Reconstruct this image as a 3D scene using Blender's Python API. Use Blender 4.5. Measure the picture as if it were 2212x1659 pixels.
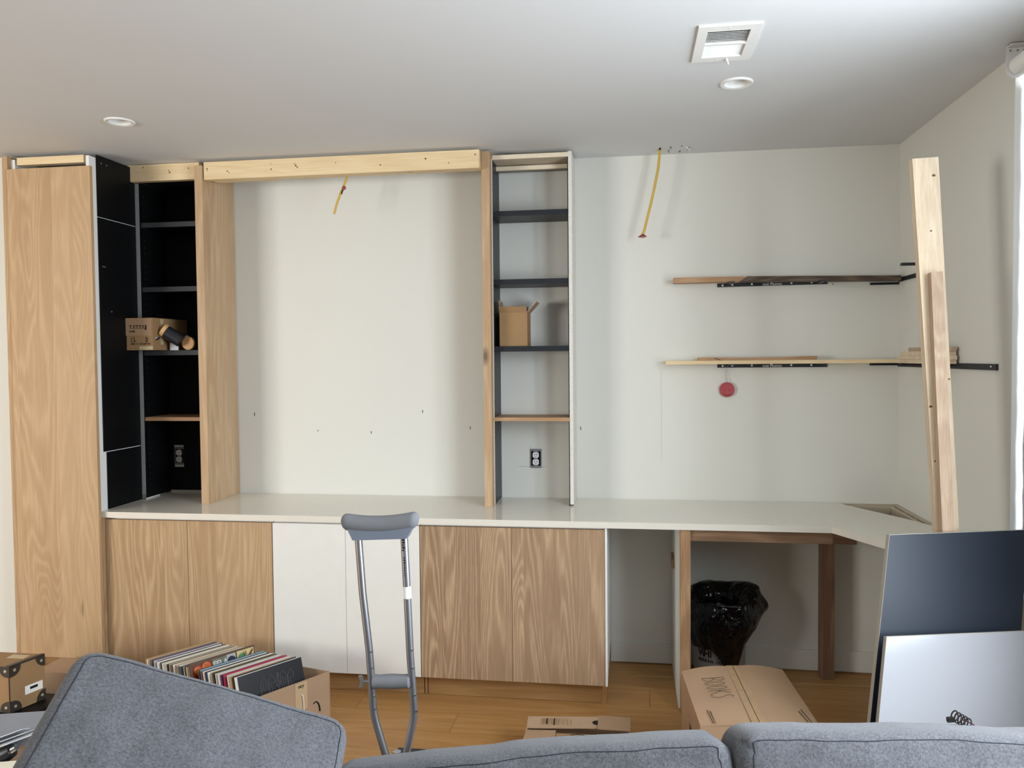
import bpy, bmesh, math, random
from mathutils import Vector, Matrix, Euler, noise as mnoise

for _o in list(bpy.data.objects):
    bpy.data.objects.remove(_o, do_unlink=True)
SC = bpy.context.scene
COL = SC.collection
random.seed(7)

# ------------------------------------------------------------------ camera
CAM_F, CAM_X, CAM_Y, CAM_Z = 1735.31, 0.3046, -4.3786, 1.6744
YAW, PITCH, ROLL = -0.144858, -0.033977, -0.0092305
cam = bpy.data.cameras.new('camera')
cam.sensor_fit = 'HORIZONTAL'
cam.sensor_width = 36.0
cam.lens = 36.0 * CAM_F / 2212.0
cam.clip_start = 0.05
camo = bpy.data.objects.new('camera', cam)
COL.objects.link(camo)
_fw = Vector((math.sin(YAW) * math.cos(PITCH), math.cos(YAW) * math.cos(PITCH), math.sin(PITCH)))
_rt = Vector((math.cos(YAW), -math.sin(YAW), 0))
_up = _rt.cross(_fw)
_rt2 = _rt * math.cos(ROLL) + _up * math.sin(ROLL)
_up2 = -_rt * math.sin(ROLL) + _up * math.cos(ROLL)
_m = Matrix((_rt2, _up2, -_fw)).transposed().to_4x4()
_m.translation = (CAM_X, CAM_Y, CAM_Z)
camo.matrix_world = _m
SC.camera = camo

# ------------------------------------------------------------------ world, lights, exposure
SC.view_settings.view_transform = 'Standard'
SC.view_settings.look = 'None'
SC.view_settings.gamma = 1.0
SC.view_settings.use_curve_mapping = False
SC.view_settings.exposure = -0.15
W = bpy.data.worlds.new('sky')
SC.world = W
W.use_nodes = True
_bg = W.node_tree.nodes['Background']
_bg.inputs['Color'].default_value = (0.80, 0.90, 1.0, 1)
_bg.inputs['Strength'].default_value = 0.3


def area(name, loc, target, sx, sy, power, col):
    l = bpy.data.lights.new(name, 'AREA')
    l.shape = 'RECTANGLE'
    l.size, l.size_y = sx, sy
    l.energy = power
    l.color = col
    o = bpy.data.objects.new(name, l)
    COL.objects.link(o)
    o.location = loc
    d = Vector(target) - Vector(loc)
    o.rotation_euler = d.to_track_quat('-Z', 'Y').to_euler()
    return o


# daylight through the two windows of the room (the right one is in view)
area('window_daylight_right', (2.02, -2.82, 1.72), (-2.0, -2.3, 1.2), 2.0, 1.75, 222.0, (0.84, 0.92, 1.0))
area('window_daylight_left', (-4.9, -5.78, 1.62), (-0.6, 0.2, 1.30), 2.1, 1.4, 285.0, (1.0, 0.985, 0.945))


# ------------------------------------------------------------------ materials
def c3(r, g, b):
    f = lambda v: (v / 255 / 12.92) if v / 255 <= 0.04045 else ((v / 255 + 0.055) / 1.055) ** 2.4
    return (f(r), f(g), f(b), 1.0)


class N:
    """small node-tree helper"""
    def __init__(s, name):
        s.m = bpy.data.materials.new(name)
        s.m.use_nodes = True
        s.t = s.m.node_tree
        s.b = s.t.nodes['Principled BSDF']

    def n(s, typ, **kw):
        x = s.t.nodes.new(typ)
        for k, v in kw.items():
            setattr(x, k, v)
        return x

    def l(s, a, b):
        s.t.links.new(a, b)

    def val(s, sock, v):
        if hasattr(v, 'is_output'):
            s.l(v, sock)
        else:
            sock.default_value = v

    def math(s, op, a, b=0.0, c=None):
        x = s.n('ShaderNodeMath', operation=op)
        s.val(x.inputs[0], a)
        s.val(x.inputs[1], b)
        if c is not None:
            s.val(x.inputs[2], c)
        return x.outputs[0]

    def mix(s, f, a, b, bt='MIX'):
        x = s.n('ShaderNodeMix', data_type='RGBA', blend_type=bt)
        s.val(x.inputs[0], f)
        s.val(x.inputs[6], a)
        s.val(x.inputs[7], b)
        return x.outputs[2]

    def noise(s, vec, scale, detail=2.0, rough=0.5, dist=0.0):
        x = s.n('ShaderNodeTexNoise')
        if vec is not None:
            s.l(vec, x.inputs['Vector'])
        x.inputs['Scale'].default_value = scale
        x.inputs['Detail'].default_value = detail
        x.inputs['Roughness'].default_value = rough
        x.inputs['Distortion'].default_value = dist
        return x.outputs['Fac']

    def ramp(s, f, stops):
        x = s.n('ShaderNodeValToRGB')
        s.l(f, x.inputs[0])
        e = x.color_ramp.elements
        while len(e) < len(stops):
            e.new(0.5)
        for i, (p, c) in enumerate(stops):
            e[i].position = p
            e[i].color = c if len(c) == 4 else (*c, 1)
        return x.outputs[0]

    def coord(s, scale=(1, 1, 1), rnd=True):
        tc = s.n('ShaderNodeTexCoord')
        v = tc.outputs['Object']
        if rnd:
            oi = s.n('ShaderNodeObjectInfo')
            r = s.math('MULTIPLY', oi.outputs['Random'], 37.0)
            cx = s.n('ShaderNodeCombineXYZ')
            for i in range(3):
                s.l(r, cx.inputs[i])
            va = s.n('ShaderNodeVectorMath', operation='ADD')
            s.l(v, va.inputs[0])
            s.l(cx.outputs[0], va.inputs[1])
            v = va.outputs[0]
        mp = s.n('ShaderNodeMapping')
        mp.inputs['Scale'].default_value = scale
        s.l(v, mp.inputs['Vector'])
        return mp.outputs[0]

    def bump(s, h, strength=0.2, dist=0.002):
        x = s.n('ShaderNodeBump')
        x.inputs['Strength'].default_value = strength
        x.inputs['Distance'].default_value = dist
        s.l(h, x.inputs['Height'])
        s.l(x.outputs[0], s.b.inputs['Normal'])

    def fin(s, col, rough=0.6, spec=0.3, metal=0.0):
        s.val(s.b.inputs['Base Color'], col)
        s.val(s.b.inputs['Roughness'], rough)
        s.b.inputs['Specular IOR Level'].default_value = spec
        s.b.inputs['Metallic'].default_value = metal
        return s.m


def plain(name, col, rough=0.6, spec=0.3, metal=0.0, vary=0.06, scale=9.0, bump=0.0):
    k = N(name)
    v = k.coord()
    f = k.noise(v, scale, 3.0)
    d = tuple(x * (1 - vary * 2.2) for x in col[:3]) + (1,)
    h = tuple(min(1, x * (1 + vary)) for x in col[:3]) + (1,)
    c = k.mix(f, d, h)
    if bump:
        k.bump(k.noise(v, scale * 22, 2.0), bump, 0.001)
    return k.fin(c, rough, spec, metal)


def oak(name, light, mid, dark, axis='Z', rings=26.0, stave=None, contrast=1.0, rough=0.55, knots=False):
    """oak veneer / boards: cathedral rings from a stretched noise field, fibres, optional glued staves"""
    k = N(name)
    sc = {'X': (0.10, 1, 1), 'Y': (1, 0.10, 1), 'Z': (1, 1, 0.10)}[axis]
    tc = k.n('ShaderNodeTexCoord')
    oi = k.n('ShaderNodeObjectInfo')
    base = tc.outputs['Object']
    off = k.math('MULTIPLY', oi.outputs['Random'], 37.0)
    tone = None
    if stave:
        sep = k.n('ShaderNodeSeparateXYZ')
        k.l(base, sep.inputs[0])
        a = sep.outputs[{'X': 0, 'Y': 1, 'Z': 2}[stave[0]]]
        wob = k.math('ADD', k.math('DIVIDE', a, stave[1]), k.math('MULTIPLY', oi.outputs['Random'], 9.0))
        # uneven stave widths
        idx = k.math('FLOOR', k.math('ADD', wob, k.math('MULTIPLY', k.math('SINE', k.math('MULTIPLY', wob, 2.1)), 0.22)))
        wn = k.n('ShaderNodeTexWhiteNoise', noise_dimensions='1D')
        k.l(idx, wn.inputs['W'])
        tone = wn.outputs['Value']
        off = k.math('ADD', off, k.math('MULTIPLY', tone, 23.0))
    cx = k.n('ShaderNodeCombineXYZ')
    for i in range(3):
        k.l(off, cx.inputs[i])
    va = k.n('ShaderNodeVectorMath', operation='ADD')
    k.l(base, va.inputs[0])
    k.l(cx.outputs[0], va.inputs[1])
    mp = k.n('ShaderNodeMapping')
    mp.inputs['Scale'].default_value = sc
    k.l(va.outputs[0], mp.inputs['Vector'])
    v = mp.outputs[0]
    n1 = k.noise(v, 6.5, 1.2, 0.4, 0.5)
    n2 = k.noise(v, 42.0, 2.0, 0.55, 0.6)
    ph = k.math('ADD', k.math('MULTIPLY', n1, rings * 6.28), k.math('MULTIPLY', n2, 3.4))
    ring = k.math('MULTIPLY_ADD', k.math('SINE', ph), 0.5, 0.5)
    ring = k.math('POWER', ring, 1.8)
    mp2 = k.n('ShaderNodeMapping')
    mp2.inputs['Scale'].default_value = tuple(x if x == 1 else 0.035 for x in sc)
    k.l(va.outputs[0], mp2.inputs['Vector'])
    fib = k.noise(mp2.outputs[0], 170.0, 3.0, 0.7)
    blot = k.noise(v, 9.0, 3.0, 0.6)
    c = k.mix(k.math('MULTIPLY', ring, 0.85 * contrast), mid, light)
    fr = k.ramp(fib, [(0.40, (0, 0, 0)), (0.70, (1, 1, 1))])
    c = k.mix(k.math('MULTIPLY', fr, 0.55 * contrast), c, dark)
    br = k.ramp(blot, [(0.42, (0, 0, 0)), (0.75, (1, 1, 1))])
    c = k.mix(k.math('MULTIPLY', br, 0.38), c, dark)
    if tone is not None:
        c = k.mix(k.math('MULTIPLY', tone, 0.30), c, light)
    if knots:
        vo = k.n('ShaderNodeTexVoronoi')
        vo.inputs['Scale'].default_value = 3.4 if knots is True else knots
        mp3 = k.n('ShaderNodeMapping')
        mp3.inputs['Scale'].default_value = tuple(x if x == 1 else 0.42 for x in sc)
        k.l(va.outputs[0], mp3.inputs['Vector'])
        k.l(mp3.outputs[0], vo.inputs['Vector'])
        kr = k.ramp(vo.outputs['Distance'], [(0.02, (1, 1, 1)), (0.085, (0, 0, 0))])
        c = k.mix(k.math('MULTIPLY', kr, 0.75), c, tuple(x * 0.25 for x in dark[:3]) + (1,))
    k.bump(fib, 0.12, 0.0006)
    return k.fin(c, rough, 0.25)


def fabric(name, lo, hi):
    k = N(name)
    v = k.coord()
    f1 = k.noise(v, 620.0, 2.0, 0.7)
    f2 = k.noise(v, 190.0, 2.0, 0.6)
    f3 = k.noise(v, 14.0, 3.0, 0.6)
    f = k.math('ADD', k.math('MULTIPLY', f1, 0.55), k.math('MULTIPLY', f2, 0.45))
    c = k.mix(k.ramp(f, [(0.34, (0, 0, 0)), (0.68, (1, 1, 1))]), lo, hi)
    c = k.mix(k.math('MULTIPLY', f3, 0.22), c, tuple(x * 0.7 for x in lo[:3]) + (1,))
    h = k.math('ADD', f1, k.math('MULTIPLY', k.noise(v, 26.0, 3.0, 0.6, 0.6), 3.0))
    k.bump(h, 0.35, 0.0022)
    k.b.inputs['Sheen Weight'].default_value = 0.15
    return k.fin(c, 0.95, 0.1)


def cardboard(name, col):
    k = N(name)
    v = k.coord()
    f = k.noise(v, 6.0, 4.0, 0.6)
    g = k.noise(v, 220.0, 2.0, 0.7)
    d = tuple(x * 0.82 for x in col[:3]) + (1,)
    c = k.mix(f, d, tuple(min(1, x * 1.10) for x in col[:3]) + (1,))
    c = k.mix(k.math('MULTIPLY', g, 0.18), c, tuple(x * 0.6 for x in col[:3]) + (1,))
    k.bump(k.noise(v, 30.0, 3.0), 0.12, 0.002)
    return k.fin(c, 0.8, 0.2)


M = {}
M['wall'] = plain('wall_paint', c3(219, 218, 210), 0.62, 0.25, vary=0.012, scale=2.0, bump=0.05)
M['ceiling'] = plain('ceiling_paint', c3(219, 221, 222), 0.8, 0.15, vary=0.012, scale=1.5, bump=0.05)
M['wall_dim'] = plain('dimmed_unseen_wall', c3(150, 148, 140), 0.7, 0.2, vary=0.02)  # for unseen walls, darkened so less light bounces back into the room
M['white'] = plain('white_paint', c3(236, 236, 232), 0.45, 0.35, vary=0.01)
M['melamine'] = plain('white_melamine', c3(232, 232, 230), 0.35, 0.4, vary=0.01)
M['primer'] = plain('primed_white_door', c3(226, 225, 219), 0.6, 0.25, vary=0.02, scale=14, bump=0.05)
M['black'] = plain('black_melamine', c3(11, 12, 14), 0.5, 0.2, vary=0.1)
M['blackedge'] = plain('grey_sanded_edge', c3(140, 143, 143), 0.7, 0.2, vary=0.1, scale=30)
M['slate'] = plain('lightened_black', c3(32, 36, 42), 0.42, 0.35, vary=0.06)  # black made lighter: light falling on the right bookcase is in the colour
M['navy'] = plain('dark_blue_grey_board', c3(35, 43, 55), 0.42, 0.35, vary=0.04, scale=2.0)
M['gloss_white'] = plain('glossy_white_board', c3(164, 165, 170), 0.16, 0.5, vary=0.006)
M['quartz'] = plain('white_quartz', c3(224, 219, 207), 0.09, 0.5, vary=0.02, scale=30)
M['oak_tall'] = oak('oak_tall_door', c3(202, 173, 135), c3(180, 148, 111), c3(144, 113, 80), 'Z', 17.0, ('X', 0.15), 0.6, knots=True)
M['oak_base'] = oak('oak_base_door', c3(204, 175, 138), c3(174, 142, 107), c3(136, 106, 76), 'Z', 19.0, ('X', 0.21), 0.75)
M['oak_dark'] = oak('oak_greyed_door', c3(196, 169, 137), c3(160, 131, 102), c3(112, 88, 68), 'Z', 22.0, ('X', 0.22), 0.95)
M['oak_post'] = oak('oak_post', c3(206, 177, 142), c3(188, 157, 121), c3(150, 119, 90), 'Z', 6.0, None, 0.8, knots=True)
M['oak_panel'] = oak('oak_panel', c3(208, 180, 147), c3(190, 160, 126), c3(154, 125, 95), 'Z', 7.0, ('Y', 0.12), 0.8)
M['oak_x'] = oak('oak_board_x', c3(196, 160, 124), c3(178, 140, 104), c3(136, 102, 74), 'X', 7.0, None, 0.9)
M['oak_desk'] = oak('oak_desk', c3(188, 153, 116), c3(162, 127, 94), c3(120, 91, 66), 'Z', 10.0, None, 1.0)
M['kick'] = oak('oak_toe_kick', c3(176, 138, 92), c3(156, 118, 74), c3(126, 92, 56), 'X', 8.0, None, 0.7)
M['ash_board'] = oak('pale_oak_board', c3(200, 176, 152), c3(184, 159, 135), c3(150, 124, 102), 'Z', 14.0, None, 0.9)
M['barkwood'] = oak('dark_weathered_board', c3(116, 98, 80), c3(84, 70, 58), c3(44, 38, 34), 'X', 20.0, None, 1.2)
M['pine'] = oak('pine_lumber', c3(238, 218, 180), c3(230, 207, 166), c3(198, 168, 124), 'X', 7.0, None, 0.7, 0.6, knots=7.5)
M['pine_z'] = oak('pine_lumber_upright', c3(226, 210, 186), c3(216, 197, 170), c3(184, 160, 128), 'Z', 12.0, None, 0.85, 0.6, knots=6.0)
M['birch'] = plain('birch_ply_edge', c3(226, 212, 188), 0.7, 0.2, vary=0.05, scale=40)
M['chip'] = plain('white_chipboard_edge', c3(226, 222, 214), 0.8, 0.2, vary=0.12, scale=90, bump=0.3)
M['edge_dim'] = plain('pale_board_edge', c3(168, 162, 150), 0.8, 0.2, vary=0.08, scale=60)
M['ledger'] = oak('pale_ledger_rail', c3(206, 196, 178), c3(194, 182, 162), c3(166, 150, 128), 'X', 6.0, None, 0.5)
M['ledger_board'] = oak('ledger_board', c3(150, 130, 108), c3(134, 113, 92), c3(104, 86, 70), 'X', 8.0)
M['pin'] = plain('dull_pin_hole', c3(66, 68, 70), 0.7, 0.2)
M['greyboard'] = plain('grey_board', c3(150, 146, 138), 0.7, 0.2, vary=0.04)
M['plank'] = oak('oak_floor_plank', c3(196, 152, 98), c3(180, 134, 80), c3(142, 100, 58), 'X', 7.0, None, 0.75, 0.42)
M['plank_pale'] = oak('pale_floor_strip', c3(206, 176, 134), c3(196, 164, 120), c3(170, 136, 96), 'X', 5.0, None, 0.5, 0.5)
M['floorbase'] = oak('oak_floor_base', c3(178, 136, 86), c3(160, 118, 70), c3(120, 84, 48), 'X', 7.0, ('Y', 0.187), 0.8, 0.45)
M['card'] = cardboard('cardboard', c3(170, 139, 110))
M['card2'] = cardboard('cardboard_pale', c3(180, 151, 123))
M['card3'] = cardboard('cardboard_brown', c3(158, 127, 91))
M['tape'] = plain('kraft_tape', c3(196, 172, 136), 0.3, 0.45, vary=0.03)
M['ink'] = plain('black_ink', c3(34, 30, 28), 0.7, 0.2, vary=0.02)
M['fabric'] = fabric('heather_grey_fabric', c3(65, 66, 70), c3(118, 119, 124))
M['seam'] = plain('dark_seam_thread', c3(50, 53, 60), 0.9, 0.1)
M['alu'] = plain('satin_aluminium', c3(176, 178, 184), 0.32, 0.5, 0.9, vary=0.04)
M['rubber'] = plain('grey_rubber_foam', c3(118, 120, 124), 0.8, 0.2, vary=0.05, scale=60, bump=0.2)
M['rubber2'] = plain('blue_grey_plastic', c3(112, 120, 134), 0.6, 0.3, vary=0.03)
M['chrome'] = plain('chrome', c3(205, 205, 208), 0.18, 0.5, 1.0, vary=0.02)
M['blacksteel'] = plain('black_steel', c3(27, 30, 38), 0.45, 0.4, vary=0.06)
M['cable'] = plain('yellow_cable', c3(206, 172, 74), 0.45, 0.4, vary=0.04)
M['wire_red'] = plain('copper_red_wire', c3(156, 76, 74), 0.5, 0.3)
M['red'] = plain('red_disc', c3(176, 80, 83), 0.6, 0.3, vary=0.05)
M['darkred'] = plain('dark_red_mark', c3(112, 32, 40), 0.6, 0.2)
M['string'] = plain('grey_string', c3(168, 166, 162), 0.8, 0.1)
M['plate'] = plain('outlet_white_plastic', c3(226, 226, 224), 0.35, 0.4, vary=0.01)
M['zinc'] = plain('zinc_yoke', c3(150, 152, 154), 0.4, 0.5, 0.6, vary=0.1, scale=60)
M['dark'] = plain('dark_void', c3(20, 20, 22), 0.8, 0.1)
M['corner'] = plain('dark_metal_corner', c3(64, 58, 52), 0.38, 0.45, 0.3, vary=0.06)
M['rivet'] = plain('rivet', c3(196, 186, 164), 0.4, 0.5, 0.5)
M['bamboo'] = oak('bamboo_lid', c3(222, 184, 136), c3(208, 166, 118), c3(178, 134, 90), 'X', 5.0, None, 0.6)
M['blue'] = plain('blue_plastic', c3(20, 66, 150), 0.4, 0.4)
M['grey_plastic'] = plain('grey_plastic', c3(132, 134, 140), 0.5, 0.3)
M['cream_cloth'] = plain('cream_cloth', c3(226, 220, 200), 0.9, 0.1, vary=0.03)
M['silver'] = plain('silver_label', c3(196, 200, 206), 0.4, 0.4)
M['bucket'] = plain('shaded_bucket_plastic', c3(160, 160, 162), 0.45, 0.35, vary=0.03)  # white plastic greyed, the deep shadow under the desk is in the colour
M['black_sleeve'] = plain('black_sleeve', c3(29, 31, 36), 0.4, 0.4, vary=0.05)
M['outline_grey'] = plain('grey_outline_print', c3(104, 104, 106), 0.5, 0.3)
M['white_ink'] = plain('white_ink', c3(228, 228, 226), 0.6, 0.2)


def bag_mat():
    k = N('black_bin_bag')
    v = k.coord()
    rg = k.math('ABSOLUTE', k.math('SUBTRACT', k.noise(v, 6.0, 1.0, 0.5, 1.0), 0.5))
    h = k.math('ADD', rg, k.math('MULTIPLY', k.math('ABSOLUTE', k.math('SUBTRACT', k.noise(v, 15.0, 1.0, 0.5, 1.6), 0.5)), 0.3))
    k.bump(h, 1.0, 0.035)
    return k.fin(c3(7, 8, 11), 0.14, 0.4)


def glass_mat():
    k = N('window_glass')
    t = k.n('ShaderNodeBsdfTransparent')
    g = k.n('ShaderNodeBsdfGlossy')
    g.inputs['Roughness'].default_value = 0.02
    mx = k.n('ShaderNodeMixShader')
    mx.inputs[0].default_value = 0.06
    k.l(t.outputs[0], mx.inputs[1])
    k.l(g.outputs[0], mx.inputs[2])
    k.l(mx.outputs[0], k.t.nodes['Material Output'].inputs[0])
    k.t.nodes.remove(k.b)
    return k.m


def shade_mat():
    k = N('crinkled_white_shade')
    v = k.coord((1, 1, 2.2))
    d = k.n('ShaderNodeBsdfDiffuse')
    t = k.n('ShaderNodeBsdfTranslucent')
    f = k.noise(v, 16.0, 4.0, 0.6, 1.0)
    c = k.mix(f, c3(222, 226, 238), c3(244, 246, 252))
    k.l(c, d.inputs[0])
    t.inputs[0].default_value = c3(44, 47, 53)
    b = k.n('ShaderNodeBump')
    b.inputs['Strength'].default_value = 0.6
    b.inputs['Distance'].default_value = 0.01
    k.l(f, b.inputs['Height'])
    k.l(b.outputs[0], d.inputs['Normal'])
    k.l(b.outputs[0], t.inputs['Normal'])
    mx = k.n('ShaderNodeMixShader')
    mx.inputs[0].default_value = 0.45
    k.l(d.outputs[0], mx.inputs[1])
    k.l(t.outputs[0], mx.inputs[2])
    k.l(mx.outputs[0], k.t.nodes['Material Output'].inputs[0])
    k.t.nodes.remove(k.b)
    return k.m


M['bag'] = bag_mat()
M['glass'] = glass_mat()
M['shade'] = shade_mat()


# ------------------------------------------------------------------ mesh helpers
WORLD = {}


def wm(o):
    return WORLD.get(o.name, Matrix.Identity(4)) if o else Matrix.Identity(4)


class MB:
    def __init__(s):
        s.bm = bmesh.new()

    def hexa(s, p):
        """8 points: bottom ring 0-3, top ring 4-7"""
        v = [s.bm.verts.new(Vector(q)) for q in p]
        for f in ((3, 2, 1, 0), (4, 5, 6, 7), (0, 1, 5, 4), (1, 2, 6, 5), (2, 3, 7, 6), (3, 0, 4, 7)):
            s.bm.faces.new([v[i] for i in f])
        return s

    def box(s, x0, x1, y0, y1, z0, z1):
        return s.hexa([(x0, y0, z0), (x1, y0, z0), (x1, y1, z0), (x0, y1, z0),
                       (x0, y0, z1), (x1, y0, z1), (x1, y1, z1), (x0, y1, z1)])

    def obox(s, o, a, b, c):
        """box from corner o and edge vectors a, b, c"""
        o, a, b, c = (Vector(q) for q in (o, a, b, c))
        if a.cross(b).dot(c) < 0:
            a, b = b, a
        return s.hexa([o, o + a, o + a + b, o + b, o + c, o + a + c, o + a + b + c, o + b + c])

    def prism(s, pts, d):
        d = Vector(d)
        a = [s.bm.verts.new(Vector(p)) for p in pts]
        b = [s.bm.verts.new(Vector(p) + d) for p in pts]
        n = len(a)
        s.bm.faces.new(a[::-1])
        s.bm.faces.new(b)
        for i in range(n):
            s.bm.faces.new([a[i], a[(i + 1) % n], b[(i + 1) % n], b[i]])
        return s

    def tube(s, path, r, seg=10, flat=1.0, closed=False):
        path = [Vector(p) for p in path]
        n = len(path)
        rings = []
        ref = None
        for i, p in enumerate(path):
            if closed:
                t = path[(i + 1) % n] - path[i - 1]
            else:
                t = path[min(i + 1, n - 1)] - path[max(i - 1, 0)]
            t.normalize()
            if ref is None:
                ref = Vector((0, 0, 1)) if abs(t.z) < 0.9 else Vector((1, 0, 0))
            u = (ref - t * ref.dot(t)).normalized()
            w = t.cross(u)
            ref = u
            rr = r[i] if isinstance(r, (list, tuple)) else r
            rings.append([s.bm.verts.new(p + u * rr * math.cos(6.28318 * k / seg) + w * rr * flat * math.sin(6.28318 * k / seg)) for k in range(seg)])
        m = n if closed else n - 1
        for i in range(m):
            A, B = rings[i], rings[(i + 1) % n]
            for k in range(seg):
                s.bm.faces.new([A[k], A[(k + 1) % seg], B[(k + 1) % seg], B[k]])
        if not closed:
            s.bm.faces.new(rings[0][::-1])
            s.bm.faces.new(rings[-1])
        return s

    def lathe(s, prof, o=(0, 0, 0), axis=(0, 0, 1), seg=28, caps=True):
        """prof: list of (radius, height)"""
        o = Vector(o)
        ax = Vector(axis).normalized()
        u = ax.orthogonal().normalized()
        w = ax.cross(u)
        rings = []
        for r, h in prof:
            rings.append([s.bm.verts.new(o + ax * h + (u * math.cos(6.28318 * k / seg) + w * math.sin(6.28318 * k / seg)) * r) for k in range(seg)])
        for A, B in zip(rings, rings[1:]):
            for k in range(seg):
                s.bm.faces.new([A[k], A[(k + 1) % seg], B[(k + 1) % seg], B[k]])
        if caps:
            s.bm.faces.new(rings[0][::-1])
            s.bm.faces.new(rings[-1])
        return s

    def bevel(s, w, seg=1):
        es = [e for e in s.bm.edges if len(e.link_faces) == 2 and e.calc_face_angle(0) > 0.6]
        bmesh.ops.bevel(s.bm, geom=es, offset=w, segments=seg, profile=0.6, affect='EDGES', clamp_overlap=True)
        return s

    def build(s, name, mat, parent=None, smooth=None):
        bmesh.ops.recalc_face_normals(s.bm, faces=s.bm.faces[:])
        me = bpy.data.meshes.new(name)
        if parent is not None:
            s.bm.transform(wm(parent).inverted())
        else:
            # origin at the base centre of the mesh
            vs = [v.co for v in s.bm.verts]
            lo = Vector((min(v.x for v in vs), min(v.y for v in vs), min(v.z for v in vs)))
            hi = Vector((max(v.x for v in vs), max(v.y for v in vs), max(v.z for v in vs)))
            org = Vector(((lo.x + hi.x) / 2, (lo.y + hi.y) / 2, lo.z))
            bmesh.ops.translate(s.bm, verts=s.bm.verts[:], vec=-org)
        s.bm.to_mesh(me)
        s.bm.free()
        me.materials.append(mat)
        if smooth:
            me.shade_smooth()
            me.set_sharp_from_angle(angle=smooth)
        o = bpy.data.objects.new(name, me)
        COL.objects.link(o)
        if parent is not None:
            o.parent = parent
            WORLD[o.name] = wm(parent).copy()
        else:
            o.location = org
            WORLD[o.name] = Matrix.Translation(org)
        return o


def tag(o, label=None, cat=None, group=None, kind=None):
    if label: o['label'] = label
    if cat: o['category'] = cat
    if group: o['group'] = group
    if kind: o['kind'] = kind
    return o


def thing(name, label, cat, loc=(0, 0, 0), group=None):
    o = bpy.data.objects.new(name, None)
    o.empty_display_size = 0.05
    COL.objects.link(o)
    o.location = loc
    WORLD[o.name] = Matrix.Translation(Vector(loc))
    return tag(o, label, cat, group)


def B(x0, x1, y0, y1, z0, z1, bev=0.0012):
    b = MB().box(x0, x1, y0, y1, z0, z1)
    if bev: b.bevel(bev)
    return b


def text_mesh(name, body, size, mat, parent, origin, xdir, ydir, depth=0.0006, bold=False, outline=0.0, spacing=1.0):
    """flat lettering lying in the plane of xdir / ydir"""
    cu = bpy.data.curves.new(name, 'FONT')
    cu.body = body
    cu.size = size
    cu.space_character = spacing
    cu.extrude = depth
    if bold: cu.offset = size * 0.02
    o = bpy.data.objects.new(name, cu)
    COL.objects.link(o)
    bpy.context.view_layer.update()
    me = bpy.data.meshes.new_from_object(o.evaluated_get(bpy.context.evaluated_depsgraph_get()))
    bpy.data.objects.remove(o)
    x = Vector(xdir).normalized()
    y = Vector(ydir).normalized()
    z = x.cross(y)
    m = Matrix((x, y, z)).transposed().to_4x4()
    m.translation = Vector(origin)
    me.transform(wm(parent).inverted() @ m)
    me.materials.clear()
    me.materials.append(mat)
    r = bpy.data.objects.new(name, me)
    COL.objects.link(r)
    r.parent = parent
    WORLD[r.name] = wm(parent).copy()
    return r


def strokes(mb, lines, o, x, y, r):
    """hand drawn strokes: 2D polylines in the plane o + x*u + y*v, as thin flat ribbons"""
    o, x, y = Vector(o), Vector(x), Vector(y)
    for ln in lines:
        mb.tube([o + x * u + y * v for u, v in ln], r, 6)
    return mb


# ------------------------------------------------------------------ room shell
XL, XR, H = -2.93, 1.6772, 2.74
REAR, FARL = -5.45, -6.5
floor = tag(MB().box(FARL - .2, XR + .2, REAR - .2, 0.1, -0.06, -0.004).build('floor', M['floorbase']), kind='structure')
PX0, PX1 = -3.0, XR
row = 0
y1 = 0.0
rows = [0.0, -0.178] + [-0.178 - 0.187 * k for k in range(1, 12)]
joints = {2: [0.398, -1.35], 3: [-1.0, 0.9], 4: [-0.496, 1.2], 5: [0.65, -1.5]}
for i in range(len(rows) - 1):
    ya, yb = rows[i + 1], rows[i]
    js = joints.get(i, [random.uniform(-2.2, -1.2), random.uniform(-0.2, 0.9)])
    xs = [PX0] + sorted(js) + [PX1]
    for a, b in zip(xs, xs[1:]):
        MB().box(a + .0008, b - .0008, ya + .0008, yb - .0008, -0.004, 0.0).bevel(0.0006).build('plank', M['plank'], floor)
MB().box(0.335, 0.56, -0.185, -0.175, 0.0002, 0.0009).build('plank', M['plank_pale'], floor)
MB().box(1.10, 1.52, -0.186, -0.176, 0.0002, 0.0009).build('plank', M['plank_pale'], floor)

ceiling = tag(MB().box(FARL - .2, XR + .2, REAR - .2, 0.1, H, H + .14).build('ceiling', M['ceiling']), kind='structure')
# openings cut into the ceiling for the two recessed lights and the vent
cut = MB()
for x_, y_ in ((.726, -1.095), (-1.94, -1.045)):
    cut.lathe([(.052, H - .03), (.052, H + .075)], (x_, y_, 0), (0, 0, 1), 40)
cut.box(.560, .708, -1.645, -1.400, H - .03, H + .05)
cuto = cut.build('ceiling_cutter', M['ceiling'])
bo = ceiling.modifiers.new('openings', 'BOOLEAN')
bo.operation = 'DIFFERENCE'
bo.solver = 'EXACT'
bo.object = cuto
bpy.context.view_layer.update()
_me = bpy.data.meshes.new_from_object(ceiling.evaluated_get(bpy.context.evaluated_depsgraph_get()))
ceiling.modifiers.clear()
ceiling.data = _me
bpy.data.objects.remove(cuto, do_unlink=True)
wall_back = tag(MB().box(XL, XR + .2, 0.0, 0.1, 0, H).build('wall_back', M['wall']), kind='structure')
wall_left = tag(MB().box(FARL - .2, XL, -0.562, 0.1, 0, H).build('wall_left', M['wall']), kind='structure')
wr = MB()
WY0, WY1, WZ0, WZ1 = -1.238, -3.95, 0.80, 2.66
wr.box(XR, XR + .2, WY0, 0.1, 0, H)
wr.box(XR, XR + .2, WY1, WY0, WZ1, H)
wr.box(XR, XR + .2, WY1, WY0, -0.004, WZ0)
wr.box(XR, XR + .2, REAR - .2, WY1, 0, H)
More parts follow.
